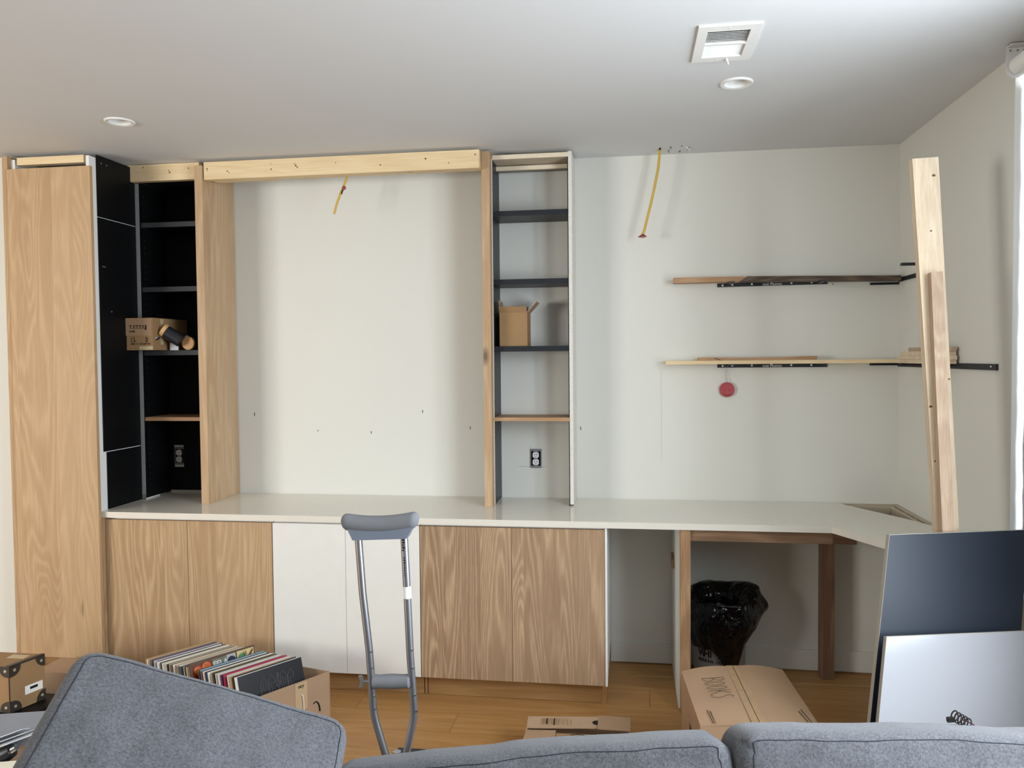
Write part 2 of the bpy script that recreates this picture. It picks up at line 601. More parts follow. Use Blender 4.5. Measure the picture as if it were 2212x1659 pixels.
wall_right = tag(wr.build('wall_right', M['wall']), kind='structure')
wq = MB()
wq.box(FARL - .2, -6.0, REAR - .2, REAR, 0, H)
wq.box(-3.8, XR, REAR - .2, REAR, 0, H)
wq.box(-6.0, -3.8, REAR - .2, REAR, 0, 0.85)
wq.box(-6.0, -3.8, REAR - .2, REAR, 2.35, H)
tag(wq.build('wall_rear', M['wall_dim']), kind='structure')
tag(MB().box(FARL - .2, FARL, REAR, -0.562, 0, H).build('wall_far', M['wall_dim']), kind='structure')

bb = tag(B(0.20, XR - .012, -0.013, -0.0005, 0.008, 0.115, .002).build('baseboard_back', M['wall']), kind='structure')
tag(B(XR - .013, XR - .0005, -1.23, -0.0135, 0.008, 0.115, .002).build('baseboard_right', M['wall']), kind='structure')

# window in the right wall
wfr = MB()
fx0, fx1 = XR + .09, XR + .15
wfr.box(fx0, fx1, WY0 - .05, WY0 - .0005, WZ0, WZ1)
wfr.box(fx0, fx1, WY1, WY1 + .05, WZ0, WZ1)
wfr.box(fx0, fx1, WY1 + .05, WY0 - .05, WZ0, WZ0 + .06)
wfr.box(fx0, fx1, WY1 + .05, WY0 - .05, WZ1 - .06, WZ1)
wfr.box(fx0, fx1, -2.62, -2.56, WZ0 + .06, WZ1 - .06)
win = tag(wfr.build('window_1', M['white']), kind='structure')
MB().box(fx0 + .025, fx0 + .031, -2.56, WY0 - .05, WZ0 + .06, WZ1 - .06).build('pane', M['glass'], win)
MB().box(fx0 + .025, fx0 + .031, WY1 + .05, -2.62, WZ0 + .06, WZ1 - .06).build('pane', M['glass'], win)
# white corner bead on the window reveal
tag(B(XR - .0015, XR + .035, WY0 - .004, WY0 + .0, WZ0, WZ1, 0).build('trim_1', M['white']), kind='structure')
win2 = MB()
for a_, b_ in ((-6.0, -5.94), (-4.93, -4.87), (-3.86, -3.8)):
    win2.box(a_, b_, REAR - .12, REAR - .06, 0.85, 2.35)
for a_, b_ in ((-5.94, -4.93), (-4.87, -3.86)):
    win2.box(a_, b_, REAR - .12, REAR - .06, 0.85, 0.91)
    win2.box(a_, b_, REAR - .12, REAR - .06, 2.29, 2.35)
w2 = tag(win2.build('window_2', M['white']), kind='structure')
for a_, b_ in ((-5.94, -4.93), (-4.87, -3.86)):
    MB().box(a_, b_, REAR - .095, REAR - .089, 0.91, 2.29).build('pane', M['glass'], w2)

# small screw holes left in the plaster
for x, z, h in ((-1.842, 1.355, .022), (-1.459, 1.262, .008), (-1.143, 1.253, .014), (-0.842, 1.372, .015), (-0.571, 1.281, .015), (0.042, 1.281, .018), (1.352, 2.035, .006)):
    MB().box(x - .0018, x + .0018, -0.0008, 0.0, z - h / 2, z + h / 2).build('screw_hole', M['dark'], wall_back)
for x0, x1_, z in ((-0.30, -0.238, 1.068), (-0.170, -0.155, 1.068)):
    MB().box(x0, x1_, -0.0008, 0.0, z - .0008, z + .0008).build('cut_line', M['greyboard'], wall_back)
MB().box(-0.2365, -0.235, -0.0008, 0, 1.165, 1.18).build('cut_line', M['greyboard'], wall_back)
MB().box(0.474, 0.4755, -0.0006, 0, 1.10, 1.60).build('cut_line', plain('faint_joint', c3(196, 195, 186)), wall_back)

# nail holes and torn paint round the cable hole in the ceiling
for x, y, s in ((0.515, -0.055, .004), (0.520, -0.150, .005), (0.524, -0.120, .003), (0.571, -0.050, .005), (0.575, -0.160, .004), (0.514, -0.090, .004), (0.572, -0.075, .003)):
    MB().box(x - s, x + s, y - s, y + s, H - .0012, H - .0002).build('nail_hole', M['dark'], ceiling)
MB().tube([(0.598, -0.150, H - .004), (0.612, -0.135, H - .009), (0.618, -0.10, H - .008), (0.617, -0.07, H - .003)], .004, 6).build('paint_curl', M['white'], ceiling)
MB().box(0.612, 0.616, -0.13, -0.06, H - .0012, H - .0002).build('nail_hole', M['dark'], ceiling)
MB().tube([(0.468, -0.145, H - .002), (0.466, -0.11, H - .003), (0.462, -0.095, H - .002)], .004, 6).build('cable_hole', M['dark'], ceiling)

# ------------------------------------------------------------------ window shade and roller blind
sh = MB()
ny, nz = 26, 52
g = {}
for i in range(ny + 1):
    for j in range(nz + 1):
        y = -1.262 - 0.80 * i / ny
        z = 0.81 + 1.80 * j / nz
        dx = 0.003 * mnoise.noise(Vector((y * 5, z * 9, 3.1))) + 0.003 * mnoise.noise(Vector((y * 14, z * 26, 7.7)))
        g[i, j] = sh.bm.verts.new((XR + .030 + dx, y, z))
for i in range(ny):
    for j in range(nz):
        sh.bm.faces.new([g[i, j], g[i + 1, j], g[i + 1, j + 1], g[i, j + 1]])
tag(sh.build('window_shade', M['shade'], smooth=3.0), 'crinkled white shade glowing in the window recess at right edge', 'shade')

rb = thing('roller_blind', 'white roller blind tube on its bracket high on right wall', 'blind', (1.64, -1.34, 2.635))
MB().lathe([(.028, 0), (.031, .002), (.031, 1.6)], (1.641, -1.342, 2.664), (0, -1, 0), 32).build('tube', M['white'], rb, 0.6)
pl = MB()
pts = [(1.676, -1.322, 2.732), (1.612, -1.322, 2.732), (1.606, -1.322, 2.668), (1.613, -1.322, 2.640), (1.632, -1.322, 2.628), (1.652, -1.322, 2.630), (1.676, -1.322, 2.648)]
pl.prism(pts, (0, -0.003, 0))
pl.box(1.610, 1.676, -1.360, -1.322, 2.7325, 2.7360)
pl.build('bracket', M['plate'], rb)
pl = MB().prism([(1.6765, -1.205, 2.716), (1.6765, -1.20, 2.690), (1.6765, -1.215, 2.664), (1.6765, -1.31, 2.664), (1.6765, -1.318, 2.732), (1.6765, -1.25, 2.736)], (-0.004, 0, 0))
pl.build('wall_plate', M['plate'], rb)
for y, z in ((-1.218, 2.708), (-1.226, 2.674)):
    MB().lathe([(.006, 0), (.006, .0015)], (1.6725, y, z), (-1, 0, 0), 10).build('screw', M['zinc'], rb)
for x in (1.622, 1.645, 1.665):
    MB().lathe([(.0035, 0), (.0035, .001)], (x, -1.325, 2.722), (0, -1, 0), 10).build('screw', M['zinc'], rb)

# ------------------------------------------------------------------ ceiling fittings
vt = thing('ceiling_vent', 'white square ceiling vent with tilted louvres', 'vent', (0.633, -1.52, H))
vf = MB()
x0, x1_, ya, yb = .533, .735, -1.682, -1.364
ix0, ix1, iya, iyb = x0 + .032, x1_ - .032, ya + .042, yb - .042
vf.box(x0, x1_, ya, iya, H - .008, H - .0002)
vf.box(x0, x1_, iyb, yb, H - .008, H - .0002)
vf.box(x0, ix0, iya, iyb, H - .008, H - .0002)
vf.box(ix1, x1_, iya, iyb, H - .008, H - .0002)
vf.bevel(.002)
ym = (iya + iyb) / 2
vf.box(ix0, ix1, ym - .006, ym + .006, H - .008, H - .001)
vf.build('frame', M['white'], vt)
MB().box(ix0 - .004, ix1 + .004, iya - .004, iyb + .004, H + .0135, H + .0145).build('duct_shade_sheet', M['dark'], vt)  # dark sheet just above the louvres, stands in for shade inside the duct
for k in range(9):
    for half, tilt in ((0, 1), (1, -1)):
        ystart = iya if half == 0 else ym + .006
        span = (ym - .006 - iya) if half == 0 else (iyb - ym - .006)
        yc = ystart + span * (k + .5) / 9
        d = .0075
        if tilt > 0:
            MB().obox((ix0, yc - .005, H - .0020), (ix1 - ix0, 0, 0), (0, .0105, .0062), (0, .0005, -.0010)).build('louvre', M['white'], vt)
        else:
            MB().obox((ix0, yc + d * .75, H - .0015), (ix1 - ix0, 0, 0), (0, -d * 1.5, .012), (0, -.0008, -.0008)).build('louvre', M['white'], vt)
for x, y in ((.634, ya + .02), (.62, yb - .02)):
    MB().lathe([(.005, 0), (.004, .0012)], (x, y, H - .008), (0, 0, -1), 12).build('screw', M['plate'], vt)
MB().tube([(.652, yb - .028, H - .008), (.657, yb - .022, H - .014), (.662, yb - .008, H - .022)], .003, 6).build('lever', M['white'], vt)

for (x, y), lab in (((.726, -1.095), 'round recessed ceiling light next to the vent'), ((-1.94, -1.045), 'round recessed ceiling light above the tall oak cabinet')):
    dl = thing('recessed_light', lab, 'light', (x, y, H), 'recessed ceiling lights')
    MB().lathe([(.064, .0002), (.064, -.004), (.060, -.007), (.049, -.005), (.047, -.0045)], (x, y, H), (0, 0, 1), 40, False).build('trim_ring', M['white'], dl, 0.6)
    MB().lathe([(.0475, -.0045), (.0465, .002), (.042, .030), (.034, .062), (.001, .068)], (x, y, H), (0, 0, 1), 40, False).build('reflector', M['white'], dl, 0.6)
    MB().lathe([(.030, .0605), (.028, .058), (.001, .056)], (x, y, H), (0, 0, 1), 32, False).build('lamp', M['plate'], dl, 0.6)

# ------------------------------------------------------------------ tall oak cabinet (left)
tc = thing('tall_cabinet', 'tall oak-door cabinet at the left end of the built-ins', 'cabinet', (-2.6, -0.35, 0))
B(-2.875, -2.846, -0.64, 0.0 - .002, 0.012, 2.725, .001).build('side_panel', M['oak_tall'], tc)
B(-2.838, -2.376, -0.652, -0.631, 0.140, 2.655, .0015).build('door', M['oak_tall'], tc)
B(-2.412, -2.3945, -0.629, -0.02, 0.012, 2.712, .001).build('side_panel', M['melamine'], tc)['label'] = 'white melamine side panel'
B(-2.845, -2.822, -0.615, -0.02, 0.012, 2.712, .001).build('inner_side', M['melamine'], tc)
B(-2.822, -2.412, -0.60, -0.02, 2.63, 2.65, 0).build('top_board', M['melamine'], tc)
B(-2.822, -2.412, -0.03, -0.004, 0.02, 2.63, 0).build('back_board', M['melamine'], tc)
B(-2.84, -2.38, -0.545, -0.53, 0.0, 0.138, 0).build('toe_kick', M['kick'], tc)
for z0, z1, yf in ((2.4135, 2.728, -.577), (1.2015, 2.409, -.577), (0.898, 1.1965, -.553)):
    B(-2.3942, -2.3875, yf, -0.262, z0, z1, .0008).build('black_panel', M['black'], tc)
for y, z in ((-.50, 2.69), (-.545, 2.69), (-.535, 2.16), (-.55, 2.16), (-.49, 1.93)):
    MB().lathe([(.0035, 0), (.0035, .0012)], (-2.3875, y, z), (1, 0, 0), 8).build('screw_cap', M['greyboard'], tc)
tag(B(-2.802, -2.428, -0.625, -0.587, 2.680, 2.718, .0015).build('blocking_board', M['pine']), 'short pine board on top of the tall oak cabinet', 'board')

# ------------------------------------------------------------------ base cabinets


def base_cabinet(label, x0, x1, doors, mat, kick_x0, kick_x1):
    t = thing('base_cabinet', label, 'cabinet', ((x0 + x1) / 2, -0.3, 0), 'base cabinets under the countertop')
    c = MB()
    c.box(x0 + .002, x0 + .020, -.578, -.02, .112, .865)
    c.box(x1 - .020, x1 - .002, -.578, -.02, .112, .865)
    c.box(x0 + .020, x1 - .020, -.578, -.02, .112, .130)
    c.box(x0 + .020, x1 - .020, -.578, -.02, .847, .865)
    c.box(x0 + .020, x1 - .020, -.03, -.02, .130, .847)
    c.build('carcass', M['melamine'], t)
    for a, b in doors:
        B(a, b, -.601, -.580, .110, .855, .0013).build('door', mat, t)
    B(kick_x0, kick_x1, -.538, -.522, 0.002, .110, .001).build('toe_kick', M['kick'], t)
    return t


ca = base_cabinet('oak two-door base cabinet next to the tall cabinet', -2.382, -1.468, ((-2.3755, -1.9245), (-1.9215, -1.4705)), M['oak_base'], -2.38, -1.47)
cb = base_cabinet('white two-door base cabinet behind the crutch', -1.466, -.709, ((-1.4645, -1.0870), (-1.0850, -.7105)), M['primer'], -1.468, -.711)
cc = base_cabinet('greyer oak two-door base cabinet at the open end of the row', -.708, .1965, ((-.7065, -.2570), (-.2550, .1865)), M['oak_dark'], -.690, .165)
B(-.7065, -.694, -.538, -.522, 0.002, .110, .001).build('toe_kick', M['kick'], cc)
B(.166, .1925, -.538, -.30, 0.0, .109, .001).build('toe_kick', M['kick'], cc)
B(.1885, .1985, -.60, -.02, .108, .865, .0008).build('end_panel', M['melamine'], cc)['label'] = 'white end panel'
tag(B(-2.3938, -2.3782, -.626, -.580, 0.0, .866, .001).build('filler_strip', M['oak_base']), 'narrow oak strip between tall cabinet and base doors', 'filler')

# ------------------------------------------------------------------ countertop
cp = [(-2.388, -.003), (-2.388, -.6166), (1.205, -.6166), (1.345, -.897), (1.356, -.925), (1.360, -.955), (1.360, -1.405), (1.672, -1.405), (1.672, -.60), (1.655, -.555), (1.612, -.445), (1.373, -.003)]
ct = MB().prism([(x, y, .8667) for x, y in cp], (0, 0, .0296)).bevel(.002, 2)
tag(ct.build('countertop', M['quartz']), 'long cream quartz countertop with an angled right end', 'countertop')

# ledger frame in the corner behind the angled end of the countertop
lf = thing('corner_ledger', 'pale wooden ledger frame in the gap behind the angled countertop', 'ledger', (1.6, -.2, .83))
B(1.30, 1.676, -.022, -.002, .82, .893, .001).build('rail', M['ledger'], lf)
B(1.30, 1.640, -.062, -.044, .82, .889, .001).build('rail', M['ledger'], lf)
B(1.654, 1.6755, -.60, -.024, .82, .893, .001).build('rail', M['ledger'], lf)
B(1.622, 1.640, -.56, -.062, .82, .889, .001).build('rail', M['ledger'], lf)
for a in (1.47, 1.575):
    B(a, a + .03, -.044, -.022, .83, .885, 0).build('spacer', M['ledger'], lf)
for a in (-.22, -.36):
    B(1.640, 1.654, a, a + .03, .83, .885, 0).build('spacer', M['ledger'], lf)
MB().prism([(1.33, -.062, .80), (1.622, -.56, .80), (1.622, -.062, .80)], (0, 0, .012)).build('shelf_board', M['ledger_board'], lf)

# ------------------------------------------------------------------ desk support under the right end
df = thing('desk_frame', 'oak desk frame under the open right end of the countertop', 'desk', (.9, -.3, 0))
B(.537, .583, -.602, -.556, 0.0, .8655, .0015).build('leg', M['oak_desk'], df)
B(.529, .545, -.555, -.03, 0.002, .8655, .001).build('gable_panel', M['wall'], df)['label'] = 'pale painted side panel'
B(.584, 1.215, -.590, -.566, .811, .865, .0012).build('apron', oak('oak_apron_shaded', c3(152, 122, 94), c3(126, 98, 74), c3(94, 72, 54), 'X', 9.0), df)  # desk oak darkened, shade under the countertop is painted in
B(1.215, 1.32, -.590, -.566, .811, .865, .0012).build('apron', oak('oak_apron_end_shaded', c3(124, 94, 74), c3(104, 77, 60), c3(76, 56, 44), 'X', 9.0), df)  # same apron, a darker step of the painted-in shade
B(1.274, 1.340, -.118, -.052, 0.0, .8655, .0015).build('leg', oak('oak_rear_leg_shaded', c3(138, 108, 86), c3(116, 87, 69), c3(86, 63, 50), 'Z', 8.0), df)  # leg colour carries the shade at the back of the desk
MB().prism([(.528, -.20, .66), (.528, -.20, .595), (.528, -.27, .595)], (-.014, 0, 0)).build('corner_block', M['oak_desk'], df)

# ------------------------------------------------------------------ left bookcase
lb = thing('bookcase', 'black open bookcase between tall cabinet and oak post', 'bookcase', (-2.18, -.13, .897), 'bookcases on the countertop')
B(-2.3865, -2.3665, -.2585, -.012, .9045, 2.654, 0).build('side_panel', M['black'], lb)
B(-2.3868, -2.3662, -.2625, -.2585, .925, 2.645, 0).build('front_edge', M['blackedge'], lb)
B(-2.3868, -2.3662, -.2625, -.2585, .8985, .924, 0).build('front_edge', plain('raw_edge', c3(120, 112, 98), vary=.1, scale=60), lb)
B(-2.3865, -2.3705, -.2580, -.12, .8975, .9040, 0).build('base_strip', M['melamine'], lb)
bp = MB()
bp.box(-2.366, -1.966, -.012, -.004, 1.175, 2.73)
bp.box(-2.366, -2.345, -.012, -.004, 1.045, 1.175)
bp.box(-2.281, -1.966, -.012, -.004, 1.045, 1.175)
bp.box(-2.366, -1.966, -.012, -.004, .912, 1.045)
bp.build('back_panel', M['black'], lb)
for z in (2.406, 2.051, 1.700):
    s = B(-2.366, -1.966, -.242, -.014, z, z + .027, .0008).build('shelf', M['black'], lb)
    B(-2.366, -1.966, -.2455, -.242, z, z + .027, 0).build('front_edge', plain('dark_grey_edge', c3(58, 61, 64), vary=.12, scale=50), s)
B(-2.366, -1.966, -.250, -.014, 1.336, 1.356, .001).build('shelf', M['oak_x'], lb)['label'] = 'thin oak shelf'
B(-2.366, -1.966, -.250, -.014, 2.655, 2.675, 0).build('shelf', M['slate'], lb)
for k in range(48):
    z = .97 + k * .035
    if z > 2.60: break
    MB().lathe([(.0026, 0), (.0026, .0008)], (-2.3664, -.215, z), (1, 0, 0), 6).build('pin_hole', M['pin'], lb)
B(-1.966, -1.9625, -.274, -.006, .897, 2.68, 0).build('side_panel', M['black'], lb)

# oak gable closing the left bookcase
gl = thing('oak_gable', 'full height oak post and panel left of the empty bay', 'post', (-1.96, -.18, .897), 'oak posts on the countertop')
B(-1.983, -1.9395, -.351, -.2755, .8968, 2.706, .002).build('post', M['oak_post'], gl)
B(-1.9620, -1.9400, -.2750, -.004, .8968, 2.70, .001).build('panel', M['oak_panel'], gl)

# right bookcase
rbk = thing('bookcase', 'narrow bookcase with white right side and an open back', 'bookcase', (-.19, -.12, .897), 'bookcases on the countertop')
B(-.440, -.3985, -.294, -.228, .8968, 2.726, .002).build('post', M['oak_post'], rbk)['label'] = 'oak face post'
B(-.412, -.3955, -.2275, -.004, .8968, 2.700, .0008).build('side_panel', M['slate'], rbk)['label'] = 'black side panel'
B(-.3983, -.3945, -.234, -.2278, .8968, 2.70, 0).build('edge_strip', M['chip'], rbk)
pr_ = MB().prism([(0.0, -.2335, .905), (0.0, -.2335, 2.722), (0.0, -.004, 2.722), (0.0, -.004, .8975), (0.0, -.205, .8975)], (.018, 0, 0)).bevel(.001)
pr_.build('side_panel', M['chip'], rbk)['label'] = 'white side panel with rough chipboard edge'
B(-.0045, -.0003, -.232, -.006, .8975, 2.695, 0).build('lining', M['black'], rbk)
B(-.394, .0, -.232, -.004, 2.696, 2.7185, .001).build('top_board', M['birch'], rbk)
B(-.394, -.006, -.115, -.090, 2.665, 2.686, .001).build('cleat', M['birch'], rbk)
B(-.394, -.006, -.090, -.01, 2.676, 2.695, 0).build('cleat', M['greyboard'], rbk)
for z in (2.404, 2.050, 1.702):
    B(-.394, -.0048, -.228, -.006, z, z + .027, .0012).build('shelf', M['slate'], rbk)
B(-.397, .0015, -.2355, -.006, 1.338, 1.3565, .001).build('shelf', M['oak_x'], rbk)['label'] = 'thin oak shelf'

# pine header beams
hb = thing('header_beam', 'long pine header beam across the top of the empty bay', 'beam', (-1.16, -.3, 2.63), 'pine header beams')
B(-1.934, -.4425, -.342, -.304, 2.632, 2.7245, .003).build('front_board', M['pine'], hb)
B(-1.905, -1.56, -.3035, -.246, 2.634, 2.672, .002).build('flat_board', M['pine'], hb)
B(-1.558, -.4425, -.3035, -.250, 2.637, 2.675, .002).build('flat_board', M['pine'], hb)
hb2 = tag(B(-2.403, -1.9845, -.300, -.262, 2.648, 2.737, .003).build('header_beam', M['pine']), 'short pine header beam above the black bookcase', 'beam', 'pine header beams')

# knots in the pine
M['knot'] = plain('pine_knot', c3(120, 88, 58), 0.7, 0.2, vary=.15, scale=80)


def knots(parent, pts, nrm):
    for x_, y_, z_, r_ in pts:
        MB().lathe([(r_, 0), (r_ * .6, .0003)], (x_, y_, z_), nrm, 12).build('knot', M['knot'], parent)


knots(hb2, [(-2.31, -.300, 2.722, .004), (-2.155, -.300, 2.690, .005), (-2.045, -.300, 2.708, .004), (-2.16, -.300, 2.70, .003)], (0, -1, 0))
knots(hb, [(-1.80, -.342, 2.672, .004), (-1.79, -.342, 2.664, .003), (-1.555, -.342, 2.672, .004), (-1.556, -.342, 2.700, .0025), (-1.418, -.342, 2.685, .005), (-1.41, -.342, 2.676, .004), (-1.425, -.342, 2.694, .003), (-1.20, -.342, 2.690, .003),
           (-1.915, -.342, 2.690, .004), (-1.914, -.342, 2.680, .003), (-.96, -.342, 2.668, .004), (-.72, -.342, 2.690, .005), (-.60, -.342, 2.664, .003), (-.462, -.342, 2.700, .004)], (0, -1, 0))

# ------------------------------------------------------------------ yellow cables
cb1 = thing('electric_cable', 'yellow cable hanging under the pine header in the empty bay', 'cable', (-1.18, -.28, 2.63), 'yellow electric cables')
MB().tube([(-1.176, -.235, 2.70), (-1.178, -.240, 2.63), (-1.186, -.25, 2.60), (-1.205, -.26, 2.55), (-1.222, -.275, 2.49), (-1.236, -.28, 2.437)], .0065, 10, .75).build('sheath', M['cable'], cb1, 0.7)
MB().tube([(-1.199, -.262, 2.545), (-1.192, -.272, 2.555), (-1.184, -.275, 2.566)], .0035, 8).build('copper_end', M['ink'], cb1, 0.7)
MB().lathe([(.003, 0), (.010, .006), (.011, .014), (.006, .022)], (-1.186, -.276, 2.563), (.5, -.1, .85), 12).build('wire_nut', M['wire_red'], cb1, 0.7)
cb2 = thing('electric_cable', 'long yellow cable hanging from the ceiling right of the bookcase', 'cable', (.42, -.12, 2.3), 'yellow electric cables')
MB().tube([(.466, -.12, 2.7395), (.464, -.12, 2.70), (.458, -.12, 2.64), (.440, -.12, 2.55), (.420, -.12, 2.46), (.402, -.12, 2.39), (.386, -.12, 2.325), (.378, -.12, 2.305)], .0068, 10, .75).build('sheath', M['cable'], cb2, 0.7)
for k in range(7):
    a = -1.2 + k * .4
    MB().tube([(.378, -.12, 2.306), (.378 + .012 * math.sin(a), -.12 - .006 * (k % 3), 2.298), (.376 + .022 * math.sin(a), -.12 - .008 * (k % 3), 2.293 - .008 * math.cos(a))], .0028, 6).build('wire_end', M['wire_red'], cb2, 0.7)


# ------------------------------------------------------------------ power outlets
def outlet(x, z, label):
    t = thing('power_outlet', label, 'outlet', (x, -.004, z - .05), 'uncovered power outlets')
    y = -.001
    f = MB()
    f.box(x - .031, x + .031, y - .004, y, z - .052, z - .040)
    f.box(x - .031, x + .031, y - .004, y, z + .040, z + .052)
    f.box(x - .031, x - .026, y - .004, y, z - .040, z + .040)
    f.box(x + .026, x + .031, y - .004, y, z - .040, z + .040)
    f.build('box_rim', M['zinc'], t)
    MB().box(x - .026, x + .026, y - .0015, y, z - .040, z + .040).build('box_inside', M['dark'], t)
    MB().box(x - .011, x + .011, y - .006, y - .0042, z - .050, z + .050).bevel(.001).build('yoke', M['zinc'], t)
    for s in (-1, 1):
        zc = z + s * .0195
        fc = MB().prism([(x - .017, y - .012, zc - .010), (x - .010, y - .012, zc - .0155), (x + .010, y - .012, zc - .0155), (x + .017, y - .012, zc - .010), (x + .017, y - .012, zc + .010), (x + .010, y - .012, zc + .0155), (x - .010, y - .012, zc + .0155), (x - .017, y - .012, zc + .010)], (0, .006, 0)).build('socket_face', M['plate'], t)
        for dx in (-.006, .006):
            MB().box(x + dx - .0012, x + dx + .0012, y - .0126, y - .012, zc - .001, zc + .008).build('slot', M['dark'], fc)
        MB().box(x - .002, x + .002, y - .0126, y - .012, zc - .010, zc - .006).build('slot', M['dark'], fc)
    MB().lathe([(.004, 0), (.004, .002)], (x, y - .006, z), (0, -1, 0), 10).build('screw', M['zinc'], t)
    return t


outlet(-.2045, 1.114, 'uncovered power outlet on grey wall in the narrow bookcase')
outlet(-2.312, 1.110, 'uncovered power outlet inside the black bookcase')

# ------------------------------------------------------------------ wall shelf brackets and boards


def bracket(label, zl, zr, group, arm_tops):
    t = thing('shelf_bracket', label, 'bracket', (1.045, -.01, zl), group)
    xa, xb = .768, 1.325
    h = .019
    p = [(xa, -.006, zl), (xb, -.006, zr), (xb, 0 - .0004, zr), (xa, -.0004, zl)]
    q = [(a, b, c + h) for a, b, c in p]
    MB().hexa(p + q).build('back_plate', M['blacksteel'], t)
    zz = lambda x: zl + (zr - zl) * (x - xa) / (xb - xa)
    for x, za in zip((.828, 1.278), arm_tops):
        MB().box(x - .012, x + .012, -.135, -.006, za - .006, za).build('arm', M['blacksteel'], t)
    for x, dz in ((.795, .009), (.845, .011), (.945, .011), (1.045, .0165), (1.145, .011), (1.246, .011)):
        MB().lathe([(.0055, 0), (.0045, .002)], (x, -.006, zz(x) + dz), (0, -1, 0), 12).build('screw', M['plate'], t)
    text_mesh('lettering', "ROSE' S RUSTICS", .0125, M['white_ink'], t, (1.000, -.0066, zz(1.0) + .003), (1, 0, (zr - zl) / (xb - xa)), (0, 0, 1), .0002, True, spacing=1.05)
    return t


bracket('upper black steel shelf bracket with white lettering on back wall', 2.031, 2.036, 'lettered shelf brackets', (2.0495, 2.0446))
bracket('lower black steel shelf bracket with white lettering on back wall', 1.606, 1.6055, 'lettered shelf brackets', (1.625, 1.625))

ob = MB().prism([(.537, -.104, 2.050), (.868, -.104, 2.050), (.905, -.104, 2.076), (.537, -.104, 2.077)], (0, .078, 0)).bevel(.0015)
tag(ob.build('shelf_board', M['oak_x']), 'short light oak board resting on left end of upper bracket', 'board')
db = MB().prism([(.872, -.104, 2.0505), (1.655, -.104, 2.040), (1.655, -.104, 2.064), (.909, -.104, 2.0765)], (0, .078, 0)).bevel(.0015)
tag(db.build('shelf_board', M['barkwood']), 'dark weathered board resting on upper bracket up to the corner', 'board')
tag(B(.495, 1.640, -.104, -.020, 1.6255, 1.6445, .0015).build('shelf_board', M['pine']), 'long pale pine board resting on lower bracket', 'board')
ot = MB().prism([(.664, -.090, 1.645), (1.256, -.090, 1.645), (1.256, -.090, 1.664), (1.10, -.090, 1.660), (.90, -.090, 1.658), (.664, -.090, 1.662)], (0, .065, 0)).bevel(.001)
oto = tag(ot.build('shelf_board', M['oak_x']), 'short oak offcut lying on top of the long pine board', 'board')
MB().obox((.742, -.0905, 1.6592), (.034, 0, -.011), (0, .0005, 0), (0, 0, -.003)).build('saw_mark', M['ink'], oto)

kb = thing('corner_bracket', 'upper black steel corner bracket where back and right wall meet', 'bracket', (1.60, -.1, 2.04), 'black corner brackets')
B(1.535, 1.672, -.012, -.0005, 2.026, 2.038, 0).build('back_bar', M['blacksteel'], kb)
B(1.668, 1.6765, -.56, -.013, 2.038, 2.058, 0).build('wall_bar', M['blacksteel'], kb)
for y in (-.50,):
    B(1.528, 1.668, y - .012, y + .012, 2.071, 2.083, 0).build('arm', M['blacksteel'], kb)
    B(1.655, 1.668, y - .012, y + .012, 2.050, 2.071, 0).build('arm_foot', M['blacksteel'], kb)
kb2 = thing('corner_bracket', 'lower black steel corner bracket running along right wall', 'bracket', (1.60, -.4, 1.606), 'black corner brackets')
B(1.535, 1.672, -.012, -.0005, 1.612, 1.624, 0).build('back_bar', M['blacksteel'], kb2)
B(1.668, 1.6765, -1.131, -.013, 1.606, 1.630, 0).build('wall_bar', M['blacksteel'], kb2)
for y in (-.35, -.72):
    B(1.575, 1.668, y - .012, y + .012, 1.618, 1.6265, 0).build('arm', M['blacksteel'], kb2)
MB().lathe([(.004, 0), (.004, .002)], (1.668, -1.09, 1.620), (-1, 0, 0), 8).build('screw', M['plate'], kb2)
pile = [(-.775, -.245, 'lowest pine offcut of the small stack on right wall bracket'), (-.781, -.262, 'second pine offcut from the bottom of the small wall stack'),
        (-.769, -.300, 'third pine offcut from the bottom of the small wall stack'), (-.776, -.400, 'top greyish offcut of the small stack on right wall bracket')]
for i, (ya, yb, lab) in enumerate(pile):
    tag(B(1.585 + .003 * i, 1.664, ya, yb, 1.6268 + i * .0182, 1.6268 + i * .0182 + .0178, .001).build('wood_offcut', M['pine_z'] if i < 3 else M['ash_board']), lab, 'wood', 'stacked offcuts on the wall bracket')

# smiling disc on a string
sm = thing('hanging_disc', 'red smiling disc hanging from the lower bracket on a string', 'ornament', (.816, -.02, 1.45))
MB().lathe([(.034, 0), (.039, .003), (.039, .006), (.035, .009), (.033, .0082), (.001, .0084)], (.816, -.013, 1.490), (0, -1, 0), 40, True).build('disc', M['red'], sm, 0.5)
MB().tube([(.816 + .026 * math.sin(a), -.0222, 1.486 - .026 * math.cos(a)) for a in [x * .2 - .8 for x in range(9)]], .0012, 6).build('smile', M['darkred'], sm)
for dx in (-.010, .011):
    MB().lathe([(.0028, 0), (.0022, .0012)], (.816 + dx, -.0212, 1.488), (0, -1, 0), 10).build('eye', M['darkred'], sm)
MB().tube([(.814, -.018, 1.527), (.811, -.016, 1.57), (.806, -.010, 1.626)], .0008, 5).build('string', M['string'], sm)
MB().tube([(.816, -.018, 1.527), (.818, -.016, 1.57), (.820, -.010, 1.626)], .0008, 5).build('string', M['string'], sm)

# ------------------------------------------------------------------ leaning lumber
def slab(p_top_l, p_top_r, p_bot_l, p_bot_r, thick):
    a, b, c, d = (Vector(q) for q in (p_top_l, p_top_r, p_bot_l, p_bot_r))
    n = (b - a).cross(c - a).normalized()
    if n.y < 0: n = -n
    t = n * thick
    return MB().hexa([c, d, d + t, c + t, a, b, b + t, a + t])


